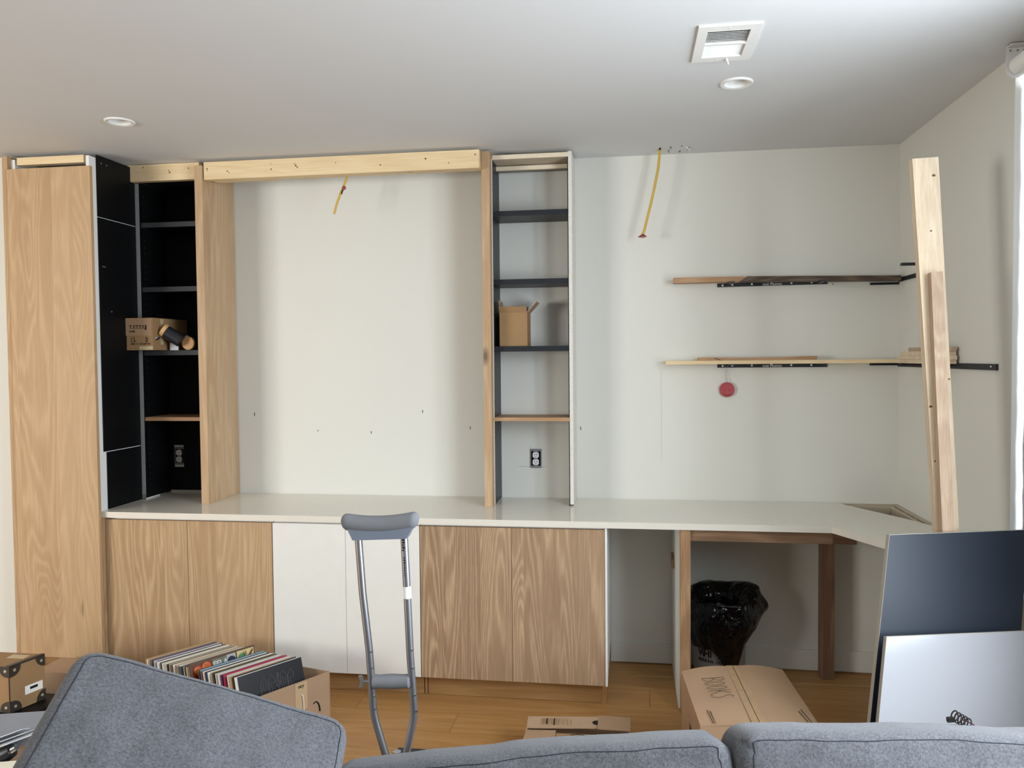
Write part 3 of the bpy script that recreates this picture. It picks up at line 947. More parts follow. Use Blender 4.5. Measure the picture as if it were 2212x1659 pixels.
pk = tag(slab((1.295, -1.350, 2.358), (1.381, -1.350, 2.361), (1.400, -1.512, 0.001), (1.465, -1.512, 0.001), .037).bevel(.002).build('pine_plank', M['pine_z']), 'tall pale pine plank leaning upright in front of right wall', 'lumber')
for t_, f_, r_ in ((.028, .78, .0065), (.11, .55, .004), (.37, .10, .006), (.45, .16, .005), (.33, .93, .004)):
    a_ = Vector((1.295, -1.350, 2.358)).lerp(Vector((1.400, -1.512, .001)), t_)
    b_ = Vector((1.381, -1.350, 2.361)).lerp(Vector((1.465, -1.512, .001)), t_)
    c_ = a_.lerp(b_, f_)
    MB().lathe([(r_, 0), (r_ * .6, .0003)], c_, (0, -1, -.068), 12).build('knot', M['knot'], pk)
tag(slab((1.338, -1.413, 1.953), (1.376, -1.413, 1.955), (1.387, -1.5475, 0.001), (1.425, -1.5475, 0.001), .034).bevel(.0015).build('oak_batten', M['ash_board']), 'shorter brownish oak batten leaning against the tall pine plank', 'lumber')


# ------------------------------------------------------------------ big boards at the right
def board(TL, TR, BL, thick, name, mat, edge, label):
    TL, TR, BL = Vector(TL), Vector(TR), Vector(BL)
    BR = TR + (BL - TL)
    BL.z = BR.z = 0.001
    n = (TR - TL).cross(BL - TL).normalized()
    if n.y < 0: n = -n
    t = n * thick
    th = thing(name, label, 'board', (BL + BR) / 2)
    MB().hexa([BL, BR, BR + t * .92, BL + t * .92, TL, TR, TR + t * .92, TL + t * .92]).build('face', mat, th)
    u = (TR - TL).normalized()
    d = (BL - TL).normalized()
    e = MB()
    e.obox(TL - u * .0012, u * .0012, BL - TL, t)
    e.obox(TL - u * .0012 - d * .0018, TR - TL + u * .0012, d * .0018, t)
    e.build('edge_band', edge, th)
    return th


board((1.164, -1.56, 1.067), (1.652, -1.43, 1.067), (.985, -1.8156, 0), .018, 'large_board', M['navy'], M['edge_dim'], 'large dark blue-grey board standing at the right edge')
board((1.109, -1.72, .776), (1.60, -1.585, .769), (.964, -1.967, 0), .016, 'large_board', M['gloss_white'], M['edge_dim'], 'glossy white board propped in front of the dark blue-grey board')

# ------------------------------------------------------------------ bucket and bin bag under the desk
bk = thing('bucket', 'white plastic bucket with black print under the desk', 'bucket', (.755, -.20, 0))
MB().lathe([(.118, .001), (.124, .01), (.138, .30), (.140, .36), (.146, .362), (.146, .375), (.132, .375), (.118, .02)], (.755, -.20, 0), (0, 0, 1), 40).build('body', M['bucket'], bk, 0.6)


def curved_text(body, size, z, a0, r, name):
    """each letter its own flat piece set around the bucket wall"""
    step = size * .66 / r
    for i, ch in enumerate(body):
        if ch == ' ': continue
        a = a0 + i * step
        o = Vector((.755 + r * math.sin(a), -.20 - r * math.cos(a), z))
        text_mesh(name, ch, size, M['ink'], bk, o, (math.cos(a), math.sin(a), 0), (0, 0, 1), .0003, True)


curved_text('WHITE', .050, .165, -.95, .1345, 'letter')
curved_text('MODERN COURT', .021, .138, -.95, .1335, 'letter')
curved_text('www.white.com', .013, .080, -.75, .1300, 'letter')

bag = MB()
NS, NR = 72, 34
vs = []
rng = random.Random(3)
for j in range(NR + 1):
    t = j / NR
    rg = []
    for i in range(NS):
        a = 6.28318 * i / NS
        ca, sa = math.cos(a), math.sin(a)       # sa<0 faces the camera
        # lower hem: higher on the left side, long tail at front right
        hem = .235 - .165 * math.exp(-((a - 5.05) / .42) ** 2) - .03 * math.sin(2 * a)
        top = .455 + .035 * math.cos(a - .9) + .012 * math.sin(3 * a + 1)
        if t < .80:
            q = t / .80
            z = hem + (top - hem) * q
            r = .148 + .030 * math.sin(q * 3.0) + .035 * q * max(0, ca)
        else:
            q = (t - .80) / .20
            z = top - .05 * q * q + .012 * math.sin(q * 3.1)
            r = (.166 + .03 * max(0, ca)) * (1 - .60 * q)
        w = mnoise.noise(Vector((ca * 3.2, sa * 3.2, z * 9))) * .020 + mnoise.noise(Vector((ca * 6, sa * 6, z * 11 + 4))) * .006
        w += .0025 * math.sin(a * 15 + z * 14)
        # flap folded out to the right
        fl = math.exp(-((a - .05) / .40) ** 2) if a < 3.14 else math.exp(-((a - 6.333) / .40) ** 2)
        r += fl * .055 * math.exp(-((z - .395) / .050) ** 2)
        r += w * (1 - .4 * max(0, t - .8) / .2)
        rg.append(bag.bm.verts.new((.755 + r * ca, -.20 + r * sa * .98, z)))
    vs.append(rg)
for rad, z_ in ((.075, .385), (.06, .35), (.02, .345)):
    vs.append([bag.bm.verts.new((.755 + rad * math.cos(6.28318 * i / NS), -.20 + rad * math.sin(6.28318 * i / NS), z_)) for i in range(NS)])
bag.bm.faces.new(vs[-1])
for j in range(len(vs) - 1):
    for i in range(NS):
        bag.bm.faces.new([vs[j][i], vs[j][(i + 1) % NS], vs[j + 1][(i + 1) % NS], vs[j + 1][i]])
tag(bag.build('garbage_bag', M['bag'], smooth=3.0), 'shiny black garbage bag pulled over the bucket under the desk', 'garbage bag')
tag(B(.748, .846, -.372, -.352, 0.001, .085, .001).build('foil_packet', M['silver']), 'silver grey packet standing on the floor before the bucket', 'packet')

# ------------------------------------------------------------------ BOOKS moving box
bx = thing('moving_box', 'large closed cardboard box with BOOKS written on its top', 'box', (.72, -1.32, 0))
HB = .40
FL, FR, NL, NR_ = Vector((.508, -1.126, HB)), Vector((.911, -1.060, HB)), Vector((.541, -1.600, HB)), Vector((.944, -1.548, HB))
dn = Vector((0, 0, -1))
w = MB()
for a, b in ((FL, FR), (FR, NR_), (NR_, NL), (NL, FL)):
    d = (b - a).normalized()
    n = Vector((-d.y, d.x, 0))
    c = (FL + FR + NL + NR_) / 4
    if n.dot(c - a) < 0: n = -n
    w.obox(a, b - a, n * .004, dn * (HB - .001))
w.build('body', M['card'], bx)
SF, SN = Vector((.712, -1.086, HB + .014)), Vector((.743, -1.575, HB + .004))
for A, A2, S1, S2, nm in ((FL, NL, SF, SN, 'flap'), (FR, NR_, SF + Vector((.003, -.001, .002)), SN + Vector((.003, 0, .002)), 'flap')):
    f = MB()
    n = 8
    top = []
    for i in range(n + 1):
        t = i / n
        p = A.lerp(S1, t)
        q = A2.lerp(S2, t)
        bow = .010 * math.sin(t * 3.14)
        top.append((p + Vector((0, 0, bow)), q))
    lo = [(f.bm.verts.new(p), f.bm.verts.new(q)) for p, q in top]
    hi = [(f.bm.verts.new(p + Vector((0, 0, .004))), f.bm.verts.new(q + Vector((0, 0, .004)))) for p, q in top]
    for i in range(n):
        f.bm.faces.new([lo[i][0], lo[i][1], lo[i + 1][1], lo[i + 1][0]])
        f.bm.faces.new([hi[i][0], hi[i + 1][0], hi[i + 1][1], hi[i][1]])
        f.bm.faces.new([lo[i][0], lo[i + 1][0], hi[i + 1][0], hi[i][0]])
        f.bm.faces.new([lo[i][1], hi[i][1], hi[i + 1][1], lo[i + 1][1]])
    f.bm.faces.new([lo[0][0], hi[0][0], hi[0][1], lo[0][1]])
    f.bm.faces.new([lo[n][0], lo[n][1], hi[n][1], hi[n][0]])
    f.build(nm, M['card'], bx, 0.5)
e = MB()
ex = (SN - SF)
e.obox(SF + Vector((-.026, 0, .0062)), ex, (.052, .004, .0005), (0, 0, .0004))
tp = e.build('tape', plain('old_clear_tape', c3(172, 142, 108), .5, .3, vary=.12, scale=40), bx)
MB().obox(SF + Vector((-.0005, 0, .0067)), ex, (.002, .0002, 0), (0, 0, .0004)).build('seam', M['ink'], bx)
# BOOKS, handwritten: letters read from the far end towards the near end
o = Vector((.578, -1.232, HB + .0205))
xd = Vector((.022, -.175, -.0006)) / 1.0      # reading direction, whole word
yd = Vector((.082, .012, .0045))              # letter height
hw = [
    [(0, 0), (0, 1)], [(0, 1), (.10, 1), (.15, .86), (.13, .66), (.05, .54), (0, .52)], [(0, .52), (.12, .46), (.17, .28), (.13, .06), (.06, 0), (0, .02)],
    [(.30 + .075 * math.cos(k * .52), .47 + .47 * math.sin(k * .52)) for k in range(13)],
    [(.51 + .07 * math.cos(k * .52), .46 + .46 * math.sin(k * .52)) for k in range(13)],
    [(.66, 0), (.655, .98)], [(.80, .95), (.66, .46)], [(.69, .52), (.83, .02)],
    [(1.0, .90), (.95, .98), (.90, .90), (.90, .72), (.97, .50), (1.0, .26), (.96, .04), (.90, .0), (.86, .10)],
]
strokes(MB(), hw, o, xd, yd, .0008).build('handwriting', M['ink'], bx)
for (px, py), (qx, qy) in (((.575, -1.485), (.586, -1.59)), ((.585, -1.493), (.594, -1.59)), ((.905, -1.44), (.922, -1.545)), ((.895, -1.455), (.910, -1.545))):
    MB().tube([(px, py, HB + .009), (qx, qy, HB + .009)], .0011, 5).build('printed_line', M['ink'], bx)
MB().box(.5095, .5105, -1.50, -1.35, .18, .30).build('printed_line', M['card3'], bx)

# ------------------------------------------------------------------ flat open box on the floor
fb = thing('open_box', 'low open cardboard box lying on the floor behind the sofa', 'box', (.08, -1.15, 0))
w = MB()
w.box(-.128, -.124, -1.30, -.985, .001, .118)
w.box(.296, .300, -1.30, -.985, .001, .118)
w.box(-.124, .296, -.989, -.985, .001, .118)
w.box(-.124, .296, -1.30, -1.296, .001, .118)
w.box(-.124, .296, -1.296, -.989, .001, .005)
w.build('body', M['card2'], fb)
fl = MB().obox((-.132, -.992, .120), (.300, .024, .004), (.004, -.088, -.008), (0, 0, .004)).build('flap', M['card2'], fb)
rn = random.Random(5)
px = -.072
while px < .10:
    wd = rn.choice((.002, .003, .004, .005))
    MB().obox((px, -1.008 + (px + .132) * .08, .1243), (wd, 0, 0), (.002, -.052 + rn.choice((0, .012, .006)), -.004), (0, 0, .0006)).build('printed_text', M['ink'] if wd > .004 else M['card3'], fl)
    px += wd + rn.choice((.002, .003, .004))
MB().lathe([(.018, 0), (.018, .0008)], (.163, -1.018, .1248), (0, 0, 1), 20).build('printed_emblem', M['ink'], fl)
MB().obox((.168, -.956, .124), (.136, -.004, .0), (.0, -.118, -.002), (0, 0, .004)).build('flap', M['card'], fb)
MB().obox((-.128, -1.108, .116), (.125, .01, 0), (.002, -.12, -.004), (0, 0, .004)).build('flap', M['card'], fb)
MB().obox((.0, -1.118, .1135), (.30, .01, 0), (.002, -.12, -.004), (0, 0, .004)).build('flap', M['card3'], fb)
MB().tube([(.06, -1.128, .1185), (.09, -1.12, .1188), (.13, -1.128, .1188), (.17, -1.12, .119), (.20, -1.128, .119)], .0012, 5).build('handwriting', M['ink'], fb)
tag(B(-.675, -.555, -1.235, -1.115, .001, .014, .001).build('floor_tile', M['slate']), 'small dark flat tile lying on the floor behind the crutch', 'tile')

# ------------------------------------------------------------------ records in their box
rbx = thing('record_box', 'open cardboard box full of records with a paper tag', 'box', (-1.5, -.9, 0))
zr = .232
A0, B0 = Vector((-1.068, -.881, zr)), Vector((-1.269, -1.195, zr))
back = Vector((-.966, .26, 0)).normalized()
LEN = .725
A1, B1 = A0 + back * LEN, B0 + back * LEN
w = MB()
cen = (A0 + B0 + A1 + B1) / 4
for a, b in ((A0, B0), (B0, B1), (B1, A1), (A1, A0)):
    d = (b - a).normalized()
    n = Vector((-d.y, d.x, 0))
    if n.dot(cen - a) < 0: n = -n
    w.obox(a, b - a, n * .004, dn * (zr - .001))
w.obox(A0 - Vector((0, 0, zr - .002)), A1 - A0, B0 - A0, (0, 0, .004))
w.build('body', M['card2'], rbx)
fd = (A0 - B0).normalized()
fn = Vector((fd.y, -fd.x, 0))
if fn.dot(cen - A0) > 0: fn = -fn
# paper strip and string on the front wall
o0 = B0.lerp(A0, .50) + fn * .0006
MB().obox(o0 + Vector((0, 0, -.004)), fd * .062, fn * .0008, (0, 0, -.125)).build('paper_strip', M['tape'], rbx)
MB().tube([o0 + fd * .030 + fn * .003 + Vector((0, 0, -.062)), o0 + fd * .034 + fn * .006 + Vector((0, 0, -.058)), o0 + fd * .037 + fn * .006 + Vector((0, 0, -.075)), o0 + fd * .040 + fn * .005 + Vector((0, 0, -.130))], .0026, 8).build('string', M['white'], rbx, 0.7)
for k, s in enumerate(('o', 'z', 'y')):
    text_mesh('marker_note', s, .022, M['ink'], rbx, o0 + fd * (.014 + .011 * k) + fn * .0012 + Vector((0, 0, -.026)), fd, (0, 0, 1), .0003, True)
arc = [o0 + fd * (.105 + .022 * math.cos(a)) + fn * .0015 + Vector((0, 0, -.165 + .050 * math.sin(a))) for a in [x * .26 for x in range(9)]]
MB().tube(arc, .0045, 6, .5).build('printed_mark', M['ink'], rbx)
# left flap folded out
MB().obox(B0 + Vector((0, 0, -.001)), back * .30, (-.01, -.045, -.012), (0, 0, -.004)).build('flap', M['card3'], rbx)

pal = {
    'white': c3(226, 224, 218), 'cream': c3(214, 200, 170), 'black': c3(26, 26, 29), 'grey': c3(128, 126, 124), 'brown': c3(98, 72, 50),
    'pale blue': c3(122, 160, 186), 'crimson': c3(168, 34, 72), 'dark blue': c3(34, 40, 72), 'green': c3(70, 88, 58), 'purple': c3(84, 66, 92), 'teal': c3(72, 128, 126),
    'maroon': c3(98, 40, 42), 'tan': c3(178, 146, 104), 'light grey': c3(184, 184, 182)}
sleeve_m = {k: plain('sleeve_' + k.replace(' ', '_'), v, .5, .35, vary=.08, scale=25) for k, v in pal.items()}
order = ['black', 'white', 'black', 'grey', 'tan', 'white', 'light grey', 'white', 'crimson', 'crimson', 'purple', 'white', 'cream', 'light grey', 'black',
         'brown', 'green', 'cream', 'white', 'dark blue', 'black', 'white', 'maroon', 'teal', 'pale blue', 'brown', 'FELA',
         'grey', 'tan', 'black', 'light grey', 'black', 'white', 'grey', 'cream', 'tan', 'white', 'brown', 'cream', 'black', 'white', 'cream', 'white', 'black', 'grey',
         'white', 'purple', 'light grey', 'white', 'purple', 'grey', 'tan', 'cream', 'tan']
P0 = Vector((-1.369, -1.178, .31))
P1 = Vector((-1.194, -.920, .31))
wd = (P1 - P0).normalized()
pn = Vector((wd.y, -wd.x, 0))
if pn.dot(back) > 0: pn = -pn              # pn points to the front of the box (towards the camera)
SZ = .312
s = 0.0


def ordinal(n):
    return '%d%s' % (n, 'th' if 10 <= n % 100 <= 20 else {1: 'st', 2: 'nd', 3: 'rd'}.get(n % 10, 'th'))


rr = random.Random(11)
NREC = len(order)
pitch = [(.0088 if i < 26 else .0100) for i in range(NREC)]
lean_front, lean_back = math.radians(16), math.radians(13)
for i, kcol in enumerate(order):
    if i == 26: s += .036
    th = .0042 + .0022 * rr.random()
    lean = lean_front + rr.uniform(-.01, .01) if i < 26 else lean_back + rr.uniform(-.01, .01)
    up_ = Vector((0, 0, math.cos(lean))) - pn * math.sin(lean)
    topz = .006 + SZ * math.cos(lean)
    side = rr.uniform(-.006, .006) + (.004 if kcol == 'FELA' else 0)
    P = Vector((P0.x, P0.y, 0)) + back * s + wd * side
    foot = P + Vector((0, 0, topz)) - up_ * SZ
    extra = .018 if kcol == 'FELA' else rr.uniform(0, .003)
    if kcol == 'FELA':
        t = thing('record', 'record sleeve with orange picture panel and large white letters mid-stack', 'record', foot + wd * SZ / 2, 'records in the cardboard box')
        o_ = foot + up_ * extra
        fnrm = wd.cross(up_).normalized()
        if fnrm.dot(pn) < 0: fnrm = -fnrm
        MB().obox(o_, wd * SZ, up_ * SZ, -fnrm * th).build('sleeve', sleeve_m['brown'], t)
        q = o_ + up_ * SZ

        def pan(u0, u1, v0, v1, mat, nm, lift=.0006):
            MB().obox(q + wd * u0 - up_ * v1 + fnrm * .0001, wd * (u1 - u0), up_ * (v1 - v0), fnrm * lift).build(nm, mat, t)
        pan(.008, .100, .012, .10, plain('sleeve_dark_orange', c3(120, 52, 24), .4, .4, vary=.25, scale=40), 'picture_panel')
        for u_, v_, r_ in ((.033, .040, .018), (.074, .034, .021)):
            MB().lathe([(r_, 0), (r_ * .7, .0006)], q + wd * u_ - up_ * v_ + fnrm * .0008, fnrm, 18).build('orange_shape', plain('orange_print', c3(224, 106, 40), .4, .4, vary=.3, scale=60), t)
        pan(.103, .215, .012, .10, plain('sleeve_sage', c3(120, 124, 104), .4, .4, vary=.25, scale=50), 'picture_panel')
        pan(.172, .215, .010, .10, sleeve_m['light grey'], 'picture_panel', .0009)
        MB().lathe([(.021, 0), (.020, .0006)], q + wd * .194 - up_ * .040 + fnrm * .0011, fnrm, 24).build('oval_mark', sleeve_m['dark blue'], t)
        pan(.222, .306, .008, .10, plain('sleeve_yellow', c3(222, 200, 140), .4, .4, vary=.2, scale=50), 'picture_panel')
        MB().lathe([(.020, 0), (.016, .0006)], q + wd * .245 - up_ * .040 + fnrm * .0008, fnrm, 14).build('green_shape', plain('green_print', c3(84, 146, 84), .4, .4, vary=.3, scale=60), t)
        strokes(MB(), [[(.27, -.05), (.30, -.015)], [(.272, -.052), (.302, -.02)], [(.255, -.02), (.262, -.035)], [(.265, -.017), (.268, -.033)]], q + fnrm * .001, wd, up_, .002).build('brown_shape', sleeve_m['maroon'], t)
        text_mesh('lettering', 'FELA', .034, M['white_ink'], t, q + wd * .104 - up_ * .046 + fnrm * .0012, wd, up_, .0004, True)
    elif i == 0:
        t = thing('record', 'black record sleeve with outlined lettering at the front of the box', 'record', foot + wd * SZ / 2, 'records in the cardboard box')
        fnrm = wd.cross(up_).normalized()
        if fnrm.dot(pn) < 0: fnrm = -fnrm
        MB().obox(foot, wd * SZ, up_ * SZ, -fnrm * th).bevel(.0008).build('sleeve', M['black_sleeve'], t)
        q = foot + up_ * SZ
        L = []

        def letter(x0, pts, w_):
            L.append([(x0 + u * w_, -.130 + v * .098) for u, v in pts])
        letter(.096, [(0, 0), (0, .72), (.5, 1), (1, .72), (1, 0), (.68, 0), (.68, .30), (.32, .30), (.32, 0), (0, 0)], .034)
        letter(.096, [(.32, .42), (.32, .66), (.5, .78), (.68, .66), (.68, .42), (.32, .42)], .034)
        C_ = [(1, .70), (.5, 1), (0, .74), (0, .22), (.5, 0), (1, .26), (.72, .38), (.34, .28), (.34, .68), (.72, .60), (1, .70)]
        letter(.136, C_, .032)
        letter(.171, [(.55, 1), (0, .44), (.42, .48), (.10, 0), (1, .60), (.55, .56), (.80, 1), (.55, 1)], .020)
        letter(.195, [(0, 0), (0, .90), (.5, 1), (1, .76), (1, .24), (.5, 0), (0, 0)], .032)
        letter(.195, [(.32, .20), (.32, .76), (.66, .68), (.66, .28), (.32, .20)], .032)
        letter(.231, C_, .032)
        strokes(MB(), L, q + fnrm * .0004 - wd * .0, wd, up_, .0010).build('lettering', M['outline_grey'], t)
    else:
        t = MB().obox(foot, wd * (SZ - rr.uniform(0, .004)), up_ * (SZ - extra), pn * -th).bevel(.0006).build('record', sleeve_m[kcol])
        tag(t, '%s record sleeve, %s counted back from the black front sleeve' % (kcol, ordinal(i + 1)), 'record', 'records in the cardboard box')
    s += pitch[i]

# ------------------------------------------------------------------ left corner clutter
tb = thing('storage_box', 'brown storage box with dark metal corners at lower left', 'box', (-2.4, -1.38, .215))
X0, X1, Y0, Y1, Z0, Z1 = -2.72, -2.178, -1.452, -1.306, .228, .42
yy = .040     # the right end is slightly skewed towards the camera
q = [(X0, Y0, Z0), (X1 - .042, Y0, Z0), (X1, Y1, Z0), (X0, Y1, Z0), (X0, Y0, Z1), (X1 - .042, Y0, Z1), (X1, Y1, Z1), (X0, Y1, Z1)]
MB().hexa(q).bevel(.003).build('body', M['card3'], tb)
MB().box(X0, X1 - .05, Y0 - .0012, Y0, Z1 - .032, Z1 - .0305).build('lid_line', M['card'], tb)
FC = Vector((X1 - .042, Y0, 0))
ed = (Vector((X1, Y1, 0)) - FC)
eu = ed.normalized()
en = Vector((eu.y, -eu.x, 0))
if en.x < 0: en = -en


def corner_piece(zc, up, base, du, nm='metal_corner'):
    f = MB()
    n = 8
    for side, dirv, nrm in ((0, Vector((-1, 0, 0)), Vector((0, -1, 0))), (1, du, en)):
        pts = []
        R = .046
        pts.append(base + Vector((0, 0, zc)))
        for k in range(n + 1):
            a = k / n * 1.5708
            pts.append(base + Vector((0, 0, zc)) + dirv * R * max(0, math.cos(a)) ** .8 + Vector((0, 0, up)) * R * max(0, math.sin(a)) ** .8)
        f.prism([p + nrm * .0004 for p in pts], nrm * .0026)
    o_ = f.build(nm, M['corner'], tb)
    for dirv, nrm in ((Vector((-1, 0, 0)), Vector((0, -1, 0))), (du, en)):
        MB().lathe([(.0065, 0), (.0045, .002)], base + Vector((0, 0, zc)) + dirv * .019 + Vector((0, 0, up * .020)) + nrm * .003, nrm, 12).build('rivet', M['rivet'], o_)


corner_piece(Z1, -1, FC, eu)
corner_piece(Z0, 1, FC, eu)
BC = Vector((X1, Y1, 0))
for zc, up in ((Z1, -1), (Z0, 1)):
    f = MB()
    pts = [BC + Vector((0, 0, zc))]
    for k in range(9):
        a = k / 8 * 1.5708
        pts.append(BC + Vector((0, 0, zc)) - eu * .040 * math.cos(a) + Vector((0, 0, up)) * .046 * math.sin(a))
    o_ = f.prism([p + en * .0004 for p in pts], en * .0026).build('metal_corner', M['corner'], tb)
    MB().lathe([(.0065, 0), (.0045, .002)], BC + Vector((0, 0, zc + up * .022)) - eu * .016 + en * .003, en, 12).build('rivet', M['rivet'], o_)
MB().obox(FC + Vector((-.004, -.0025, Z0 + .03)), eu * .020, en * .003, (0, 0, Z1 - Z0 - .06)).build('edge_strip', M['corner'], tb)
MB().obox(FC + Vector((0, 0, Z1 - .004)), ed, en * .003, (0, 0, .006)).build('edge_strip', M['corner'], tb)
MB().obox(FC + Vector((-.016, 0, Z1 + .0006)), ed, (.018, 0, 0), (0, 0, .0025)).build('edge_strip', M['corner'], tb)
lb_o = FC + eu * .062 + en * .0006 + Vector((0, 0, Z0 + .050))
MB().obox(lb_o, eu * .078, en * .0006, (0, 0, .036)).build('paper_label', M['white'], tb)
MB().obox(lb_o + eu * .022 + en * .0006 + Vector((0, 0, .016)), eu * .034, en * .0004, (0, 0, .011)).build('printed_text', M['ink'], tb)
MB().box(X1 - .13, X1 - .05, Y1 - .06, Y1 - .02, Z1 + .0002, Z1 + .0008).build('tape', M['tape'], tb)

st = thing('storage_box', 'long brown box with black lid rim beneath the metal-cornered box', 'box', (-2.4, -1.4, 0))
B(-2.80, -2.13, -1.475, -1.27, .001, .195, .002).build('body', M['card3'], st)
B(-2.81, -2.12, -1.485, -1.262, .196, .226, .002).build('lid_rim', M['black'], st)
tag(B(-2.56, -2.27, -.90, -.72, .062, .166, .003).build('carton', M['card2']), 'pale low carton before the tall cabinet toe kick', 'box')
tag(B(-2.60, -2.24, -.97, -.68, .001, .0615, .003).build('carton', plain('dark_case', c3(44, 42, 42), .6, .3)), 'dark flat case lying under the pale low carton', 'box')

oc = thing('open_carton', 'open brown carton holding tools at the lower left corner', 'box', (-1.75, -2.0, 0))
w = MB()
w.box(-2.10, -1.42, -2.05, -2.046, .001, .50)
w.box(-2.10, -1.42, -2.46, -2.456, .001, .44)
w.box(-1.424, -1.42, -2.456, -2.05, .001, .47)
w.box(-2.10, -2.096, -2.456, -2.05, .001, .47)
w.box(-2.096, -1.424, -2.456, -2.05, .001, .30)
w.build('body', M['card'], oc)
tag(MB().obox((-2.05, -2.08, .485), (.56, .03, .055), (.02, -.10, -.055), (0, .004, .006)).build('grey_panel', M['grey_plastic']), 'flat grey plastic panel tucked in the open carton', 'panel')
hd = thing('hand_tool', 'black handled tool with chrome tip in lower left corner', 'tool', (-1.65, -2.2, .45))
MB().tube([(-1.70, -2.19, .405), (-1.655, -2.185, .432), (-1.612, -2.178, .458), (-1.594, -2.176, .468)], [.020, .024, .024, .020], 16).build('handle', M['black_sleeve'], hd, 0.6)
MB().tube([(-1.593, -2.176, .468), (-1.580, -2.174, .476)], [.014, .011], 14).build('tip', M['chrome'], hd, 0.6)
pb = MB()
for k in range(3):
    pb.obox((-1.70 + .03 * k, -2.13 - .015 * k, .466 + .006 * k), (.12, .01, .045), (.0, -.035, .012 - .006 * k), (0, .001, .002))
tag(pb.build('plastic_wrap', M['silver']), 'crumpled clear grey plastic wrap above the black tool handle', 'plastic wrap')
cs = MB()
cs.obox((-1.76, -2.40, .36), (.30, .02, .03), (0, .19, .05), (0, -.004, .02)).bevel(.008, 2)
tag(cs.build('folded_cloth', M['cream_cloth'], smooth=0.7), 'folded cream cloth at the bottom left corner', 'cloth')

# ------------------------------------------------------------------ things on the bookcase shelves
pb_ = thing('printed_carton', 'worn cardboard carton with black print in the black bookcase', 'box', (-2.3, -.2, 1.728))
zb, zt = 1.7282, 1.902
MB().box(-2.3845, -2.231, -.372, -.030, zb, zt).bevel(.0025).build('body', M['card3'], pb_)
MB().obox((-2.389, -.3738, zt - .094), (.150, 0, -.003), (0, .0016, 0), (0, 0, .093)).build('flap', M['card'], pb_)
text_mesh('printed_text', 'T. F.T.T.Y.JJ', .026, M['ink'], pb_, (-2.366, -.3745, zt - .058), (1, 0, 0), (0, 0, 1), .0003, True, spacing=.86)
text_mesh('printed_text', '6148', .016, M['ink'], pb_, (-2.366, -.3745, zt - .078), (1, 0, 0), (0, 0, 1), .0003, True)
text_mesh('printed_text', 'J. Y.', .016, M['ink'], pb_, (-2.358, -.3727, zb + .058), (1, 0, 0), (0, 0, 1), .0003, True)
text_mesh('printed_text', 'L. R.', .016, M['ink'], pb_, (-2.358, -.3727, zb + .044), (1, 0, 0), (0, 0, 1), .0003, True)
text_mesh('printed_text', 'SS', .016, M['ink'], pb_, (-2.274, -.3727, zb + .058), (1, 0, 0), (0, 0, 1), .0003, True)
text_mesh('printed_text', 'SS', .016, M['ink'], pb_, (-2.274, -.3727, zb + .044), (1, 0, 0), (0, 0, 1), .0003, True)
text_mesh('printed_text', 'MSG. 5. 1. 8. 8. #77-28', .0118, M['ink'], pb_, (-2.358, -.3727, zb + .030), (1, 0, 0), (0, 0, 1), .0003, True)
MB().obox((-2.31, -.3722, zb + .001), (.078, 0, 0), (0, -.0008, 0), (0, 0, .020)).build('tape', plain('shiny_tape', c3(206, 190, 150), .12, .6, vary=.2, scale=60, bump=.8), pb_)
MB().box(-2.231, -2.2302, -.30, -.27, zb + .03, zt - .004).build('tape', M['tape'], pb_)

cn = thing('canister', 'black canister with bamboo lid tipped against the worn carton', 'canister', (-2.17, -.2, 1.728))
ax = Vector((.088, .030, -.062)).normalized()
lidc = Vector((-2.212, -.305, 1.838))
MB().lathe([(.036, .018), (.036, .020), (.036, .108), (.033, .112), (.001, .112)], lidc, ax, 32, False).build('body', M['black_sleeve'], cn, 0.6)
MB().lathe([(.001, -.004), (.034, -.004), (.037, -.001), (.037, .018), (.001, .018)], lidc, ax, 32, False).build('lid', M['bamboo'], cn, 0.6)
MB().tube([(-2.215, -.335, 1.795), (-2.245, -.345, 1.778), (-2.268, -.345, 1.772)], .0055, 8).build('lever', M['blacksteel'], cn, 0.7)
MB().tube([(-2.222, -.345, 1.796), (-2.246, -.352, 1.786)], .0035, 8).build('lever_clip', M['silver'], cn, 0.7)
tag(MB().obox((-2.165, -.215, 1.80), (.045, 0, .010), (.016, 0, -.032), (0, .003, 0)).build('paper_slip', M['silver']), 'small silver paper slip behind the tipped black canister', 'paper')
tag(MB().obox((-2.200, -.262, 1.7275), (.045, .006, 0), (0, -.001, .040), (0, .006, 0)).build('paper_label', M['silver']), 'small printed silver card under the tipped black canister', 'paper')
c2 = thing('canister', 'canister lying on its side with round bamboo lid facing out', 'canister', (-2.10, -.2, 1.728))
MB().lathe([(.036, .016), (.036, .110), (.001, .112)], (-2.099, -.255, 1.7650), (0, 1, 0), 32, False).build('body', M['black_sleeve'], c2, 0.6)
MB().lathe([(.001, 0), (.033, 0), (.0365, .003), (.0365, .016), (.001, .016)], (-2.099, -.255, 1.7650), (0, 1, 0), 36, False).build('lid', M['bamboo'], c2, 0.6)

